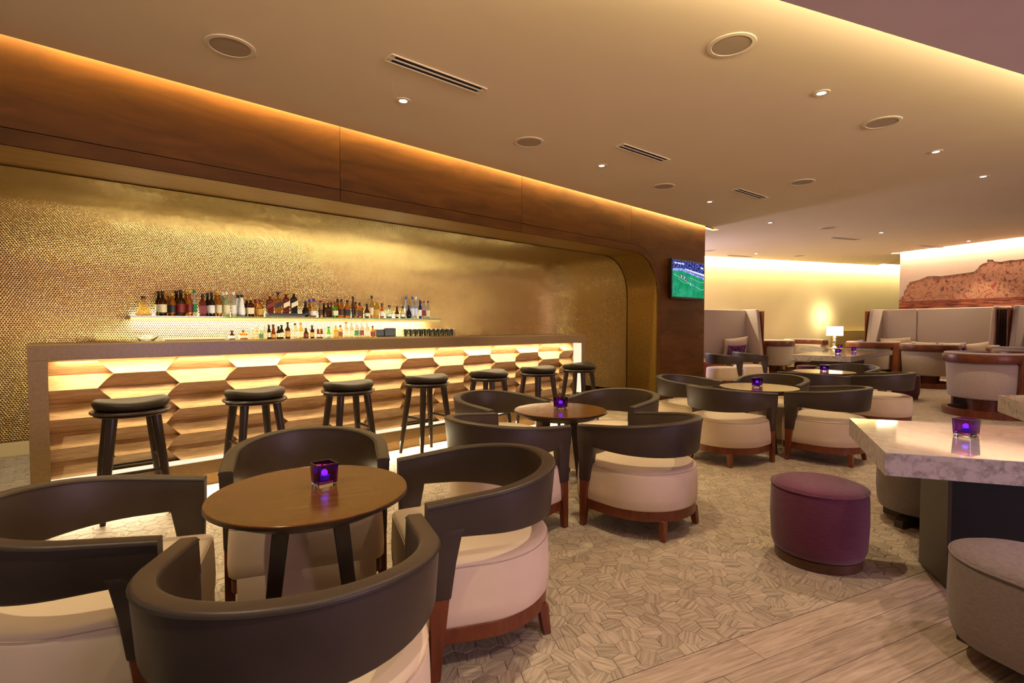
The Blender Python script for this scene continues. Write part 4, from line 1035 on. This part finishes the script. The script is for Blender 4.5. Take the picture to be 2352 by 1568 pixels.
dec('barrier', [(.37, .20), (1, .30), (1, .36), (.37, .235)], E_white, 2)
dec('advertising_board', [(0, .23), (.28, .21), (.28, .27), (0, .30)], E_board, 2)
dec('doorway', [(.30, .12), (.37, .12), (.37, .21), (.30, .21)], E_navy, 2)
for u, w2 in ((.05, .07), (.14, .11), (.27, .07)): dec('score_box', [(u, .06), (u + w2, .065), (u + w2, .105), (u, .10)], E_white, 3)
dec('score_box', [(.88, .10), (.96, .11), (.96, .16), (.88, .15)], E_white, 3)
ln_('pitch_line', (.04, .39), (.90, .76), .004, E_line, 2); ln_('pitch_line', (.90, .76), (1, .74), .004, E_line, 2)
ln_('pitch_line', (.52, .44), (.90, .55), .003, E_line, 2); ln_('pitch_line', (.90, .55), (1, .53), .003, E_line, 2)
ap = [(.16, .49), (.21, .53), (.28, .57), (.36, .60), (.45, .61), (.52, .61)]
for a, b in zip(ap[:-1], ap[1:]): ln_('pitch_line', a, b, .003, E_line, 2)
for i, (u, v) in enumerate(((.24, .42), (.27, .43), (.30, .44), (.33, .45), (.36, .46), (.39, .48), (.42, .50), (.55, .63), (.69, .67))):
    dec('player', [(u - .012, v - .03), (u + .012, v - .03), (u + .010, v + .03), (u - .010, v + .03)], [E_red, E_white, E_navy][i % 3], 3)
dec('player', [(.07, .72), (.09, .72), (.09, .85), (.07, .85)], E_navy, 3); dec('ball', [(.215, .81), (.23, .81), (.23, .83), (.215, .83)], E_white, 3)

# ------------------------------------------------------------------ mural on the far right wall
mp_ = [(-0.002, 1.2), (-0.002, 1.90), (0.051, 1.968), (0.118, 2.015), (0.123, 2.123), (0.182, 2.177), (0.187, 2.263), (0.24, 2.287), (0.226, 2.339), (0.299, 2.347), (0.442, 2.371), (0.481, 2.382), (0.632, 2.446), (0.781, 2.446), (0.904, 2.422), (1.141, 2.435), (1.346, 2.449), (1.579, 2.466), (1.653, 2.529), (1.683, 2.59), (1.757, 2.633), (1.83, 2.65), (1.818, 2.708), (1.922, 2.696), (1.933, 2.657), (2.055, 2.631), (2.233, 2.653), (2.32, 2.643), (2.7, 2.66), (3.1, 2.62), (3.8, 2.70), (4.4, 2.5), (4.4, 1.2)]
mm = bpy.data.materials.new('mural_print'); mm.use_nodes = True; nt = mm.node_tree; b = nt.nodes['Principled BSDF']; b.inputs['Roughness'].default_value = 0.8
tc = node(nt, 'ShaderNodeTexCoord')
n1 = node(nt, 'ShaderNodeTexNoise', Scale=7.0, Detail=9.0, Roughness=0.74, Distortion=0.5); nt.links.new(tc.outputs['Object'], n1.inputs['Vector'])
r1 = node(nt, 'ShaderNodeValToRGB'); el = r1.color_ramp.elements
el[0].position = 0.30; el[0].color = lin(38, 24, 20); el[1].position = 0.76; el[1].color = lin(206, 160, 108)
for ps, cl in ((0.39, lin(104, 60, 48)), (0.45, lin(160, 104, 82)), (0.53, lin(184, 138, 106)), (0.60, lin(138, 42, 34)), (0.66, lin(150, 88, 68))):
    x = el.new(ps); x.color = cl
nt.links.new(n1.outputs['Fac'], r1.inputs['Fac'])
n2 = node(nt, 'ShaderNodeTexNoise', Scale=1.0, Detail=5.0, Distortion=0.5); mpn = node(nt, 'ShaderNodeMapping'); mpn.inputs['Scale'].default_value = (3, 3, 30)
nt.links.new(tc.outputs['Object'], mpn.inputs['Vector']); nt.links.new(mpn.outputs[0], n2.inputs['Vector'])
r2 = node(nt, 'ShaderNodeValToRGB'); r2.color_ramp.elements[0].position = .4; r2.color_ramp.elements[0].color = lin(92, 28, 18); r2.color_ramp.elements[1].position = .6; r2.color_ramp.elements[1].color = lin(180, 104, 72); nt.links.new(n2.outputs['Fac'], r2.inputs['Fac'])
sp_ = node(nt, 'ShaderNodeSeparateXYZ'); nt.links.new(tc.outputs['Object'], sp_.inputs[0])
lt = node(nt, 'ShaderNodeMath', operation='LESS_THAN'); lt.inputs[1].default_value = 1.83; nt.links.new(sp_.outputs['Z'], lt.inputs[0])
mx = node(nt, 'ShaderNodeMix', data_type='RGBA'); nt.links.new(lt.outputs[0], mx.inputs[0]); nt.links.new(r1.outputs[0], mx.inputs[6]); nt.links.new(r2.outputs[0], mx.inputs[7]); nt.links.new(mx.outputs[2], b.inputs['Base Color'])
mu = thing('mural', 'red and ochre ruined wall mural with ragged top edge above the settee', 'mural', MW0, math.atan2(MD.y, MD.x))
m = MB(); n = len(mp_)
m.add([(x, -0.006, z) for x, z in mp_] + [(x, -0.0005, z) for x, z in mp_], [tuple(range(n)), tuple(range(n, 2 * n))[::-1]] + [(i, n + i, n + (i + 1) % n, (i + 1) % n) for i in range(n)])
m.obj('print', mm, mu, smooth=False)
MB().tube([(x, -0.007, z) for x, z in mp_[1:-1]], 0.004, 5).obj('painted_outline', K['piping'], mu)
MB().box(0.05, 4.4, -0.009, -0.006, 1.835, 1.868).obj('painted_band', mat('painted_band', lin(108, 48, 36), 0.8, col2=lin(150, 84, 60), scale=9), mu, smooth=False)

# ------------------------------------------------------------------ ceiling fittings
def speaker(label, x, y):
    t = thing('ceiling_speaker', label, 'speaker', (x, y, ZC), 0, 'round ceiling speakers')
    MB().loft([[(r * math.cos(2 * PI * i / 40), r * math.sin(2 * PI * i / 40), z) for i in range(40)] for r, z in ((0.150, 0.0), (0.148, -0.006), (0.124, -0.008), (0.120, -0.004))], (False, False)).obj('rim', K['white'], t)
    MB().lathe([(0.1205, -0.005), (0.1205, -0.001)], 40).obj('grille', K['grille'], t)
    return t
sp0 = None
for x, y, lb in ((-1.841, 3.444, 'ceiling speaker above the first bar stool, in the row by the wood fascia'), (0.169, 5.206, 'ceiling speaker between the two long air vents, in the fascia row'), (1.986, 6.852, 'ceiling speaker before the third air vent, in the fascia row'),
                 (1.425, 3.423, 'large looking ceiling speaker close to the dropped soffit edge'), (3.321, 4.709, 'ceiling speaker between two downlights of the soffit row'), (3.686, 6.646, 'ceiling speaker in mid ceiling beside the third air vent'),
                 (5.902, 9.735, 'ceiling speaker in mid ceiling, just before the pale far vents'), (4.806, 12.661, 'small ceiling speaker close to the pillar edge'), (7.511, 13.606, 'farthest small ceiling speaker near the cream wall cove')):
    if sp0 is None: sp0 = speaker(lb, x, y)
    else: dup(sp0, (x, y, ZC), 0, lb)
def vent(label, x, y, dg):
    t = thing('air_vent', label, 'vent', (x, y, ZC), R_(90 - dg), 'slot air vents')
    MB().box(-0.375, 0.375, -0.050, 0.050, -0.003, 0.0).obj('duct_opening', K['slot'], t, smooth=False)
    for y0, y1 in ((-0.058, -0.046), (-0.007, 0.007), (0.046, 0.058)):
        MB().box(-0.40, 0.40, y0, y1, -0.010, -0.001).obj('slat', K['white'], t, smooth=False, bevel=0.002, seg=1)
    for s in (-1, 1): MB().box(s * 0.385 - 0.02, s * 0.385 + 0.02, -0.042, 0.042, -0.009, -0.001).obj('end_piece', K['white'], t, smooth=False)
    return t
v0 = None
for x, y, dg, lb in ((-0.531, 3.823, 50, 'long slot air vent above the frontmost table, beside the brightest downlight'), (1.393, 5.529, 51, 'second slot air vent of the fascia row, past the second speaker'), (3.294, 7.219, 52, 'third slot air vent of the fascia row, shorter looking'),
                     (6.964, 10.925, 70, 'pale slot vent in the far ceiling middle'), (9.652, 12.003, 68, 'pale slot vent next to the mural cove'), (5.951, 13.65, 70, 'pale slot vent close to the cream wall cove')):
    if v0 is None: v0 = vent(lb, x, y, dg)
    else: dup(v0, (x, y, ZC), R_(90 - dg), lb)
def downlight(label, x, y):
    t = thing('downlight', label, 'downlight', (x, y, ZC), 0, 'recessed downlights')
    MB().loft([[(r * math.cos(2 * PI * i / 28), r * math.sin(2 * PI * i / 28), z) for i in range(28)] for r, z in ((0.062, 0.0), (0.060, -0.005), (0.034, -0.006), (0.030, -0.002))], (False, False)).obj('trim_ring', K['white'], t)
    MB().lathe([(0.0295, -0.004), (0.0295, -0.001)], 24).obj('lamp_face', K['lampface'], t)
    return t
DL = [(-0.882, 4.258, 'downlight above the fourth bar stool, first of the fascia row'), (1.022, 5.964, 'second downlight of the fascia row, before the second air vent'), (2.911, 7.690, 'third downlight of the fascia row'), (4.575, 9.243, 'fourth downlight of the fascia row, past the pillar edge'), (6.191, 13.195, 'downlight near the cream wall cove, farthest of all'),
      (2.424, 4.116, 'brightest downlight of the soffit row, over the purple pouf'), (4.445, 5.490, 'second downlight of the soffit row'), (5.761, 6.395, 'third downlight of the soffit row, by the side edge'), (7.249, 10.234, 'downlight in mid far ceiling beside the pale vent'), (9.846, 11.231, 'downlight closest to the mural cove')]
dl0 = None
for x, y, lb in DL:
    if dl0 is None: dl0 = downlight(lb, x, y)
    else: dup(dl0, (x, y, ZC), 0, lb)
# their beams, and those of the lamps in the same rows that the photo does not reach
SPW = (1.0, 0.80, 0.49)
for x, y, e in [(-0.882, 4.258, 90), (1.022, 5.964, 90), (2.911, 7.690, 90), (4.575, 9.243, 90), (6.191, 13.195, 70), (2.424, 4.116, 100), (4.445, 5.490, 100), (5.761, 6.395, 100), (7.249, 10.234, 90), (9.846, 11.231, 80)]:
    spot('downlight_beam', (x, y, ZC - 0.03), (x, y, 0), e * 1.2, SPW, 80, 0.45, 0.022)
for x, y, e in [(-2.75, 2.55, 90), (0.50, 2.60, 100), (-1.35, 0.95, 90), (0.35, 0.35, 60)]:
    zz = ZC - 0.03 if y > 2.0 else 2.83
    spot('downlight_beam', (x, y, zz), (x, y, 0), e * 1.2, SPW, 80, 0.45, 0.022)
for x, y, e in [(1.5, 0.6, 70), (2.9, 1.5, 70), (4.6, 2.4, 60)]:
    spot('soffit_fill', (x, y, 2.83), (x - 0.1, y + 0.35, 0), e, (1.0, 0.68, 0.66), 85, 0.6, 0.05)  # pink fill lamps added out of view under the soffit
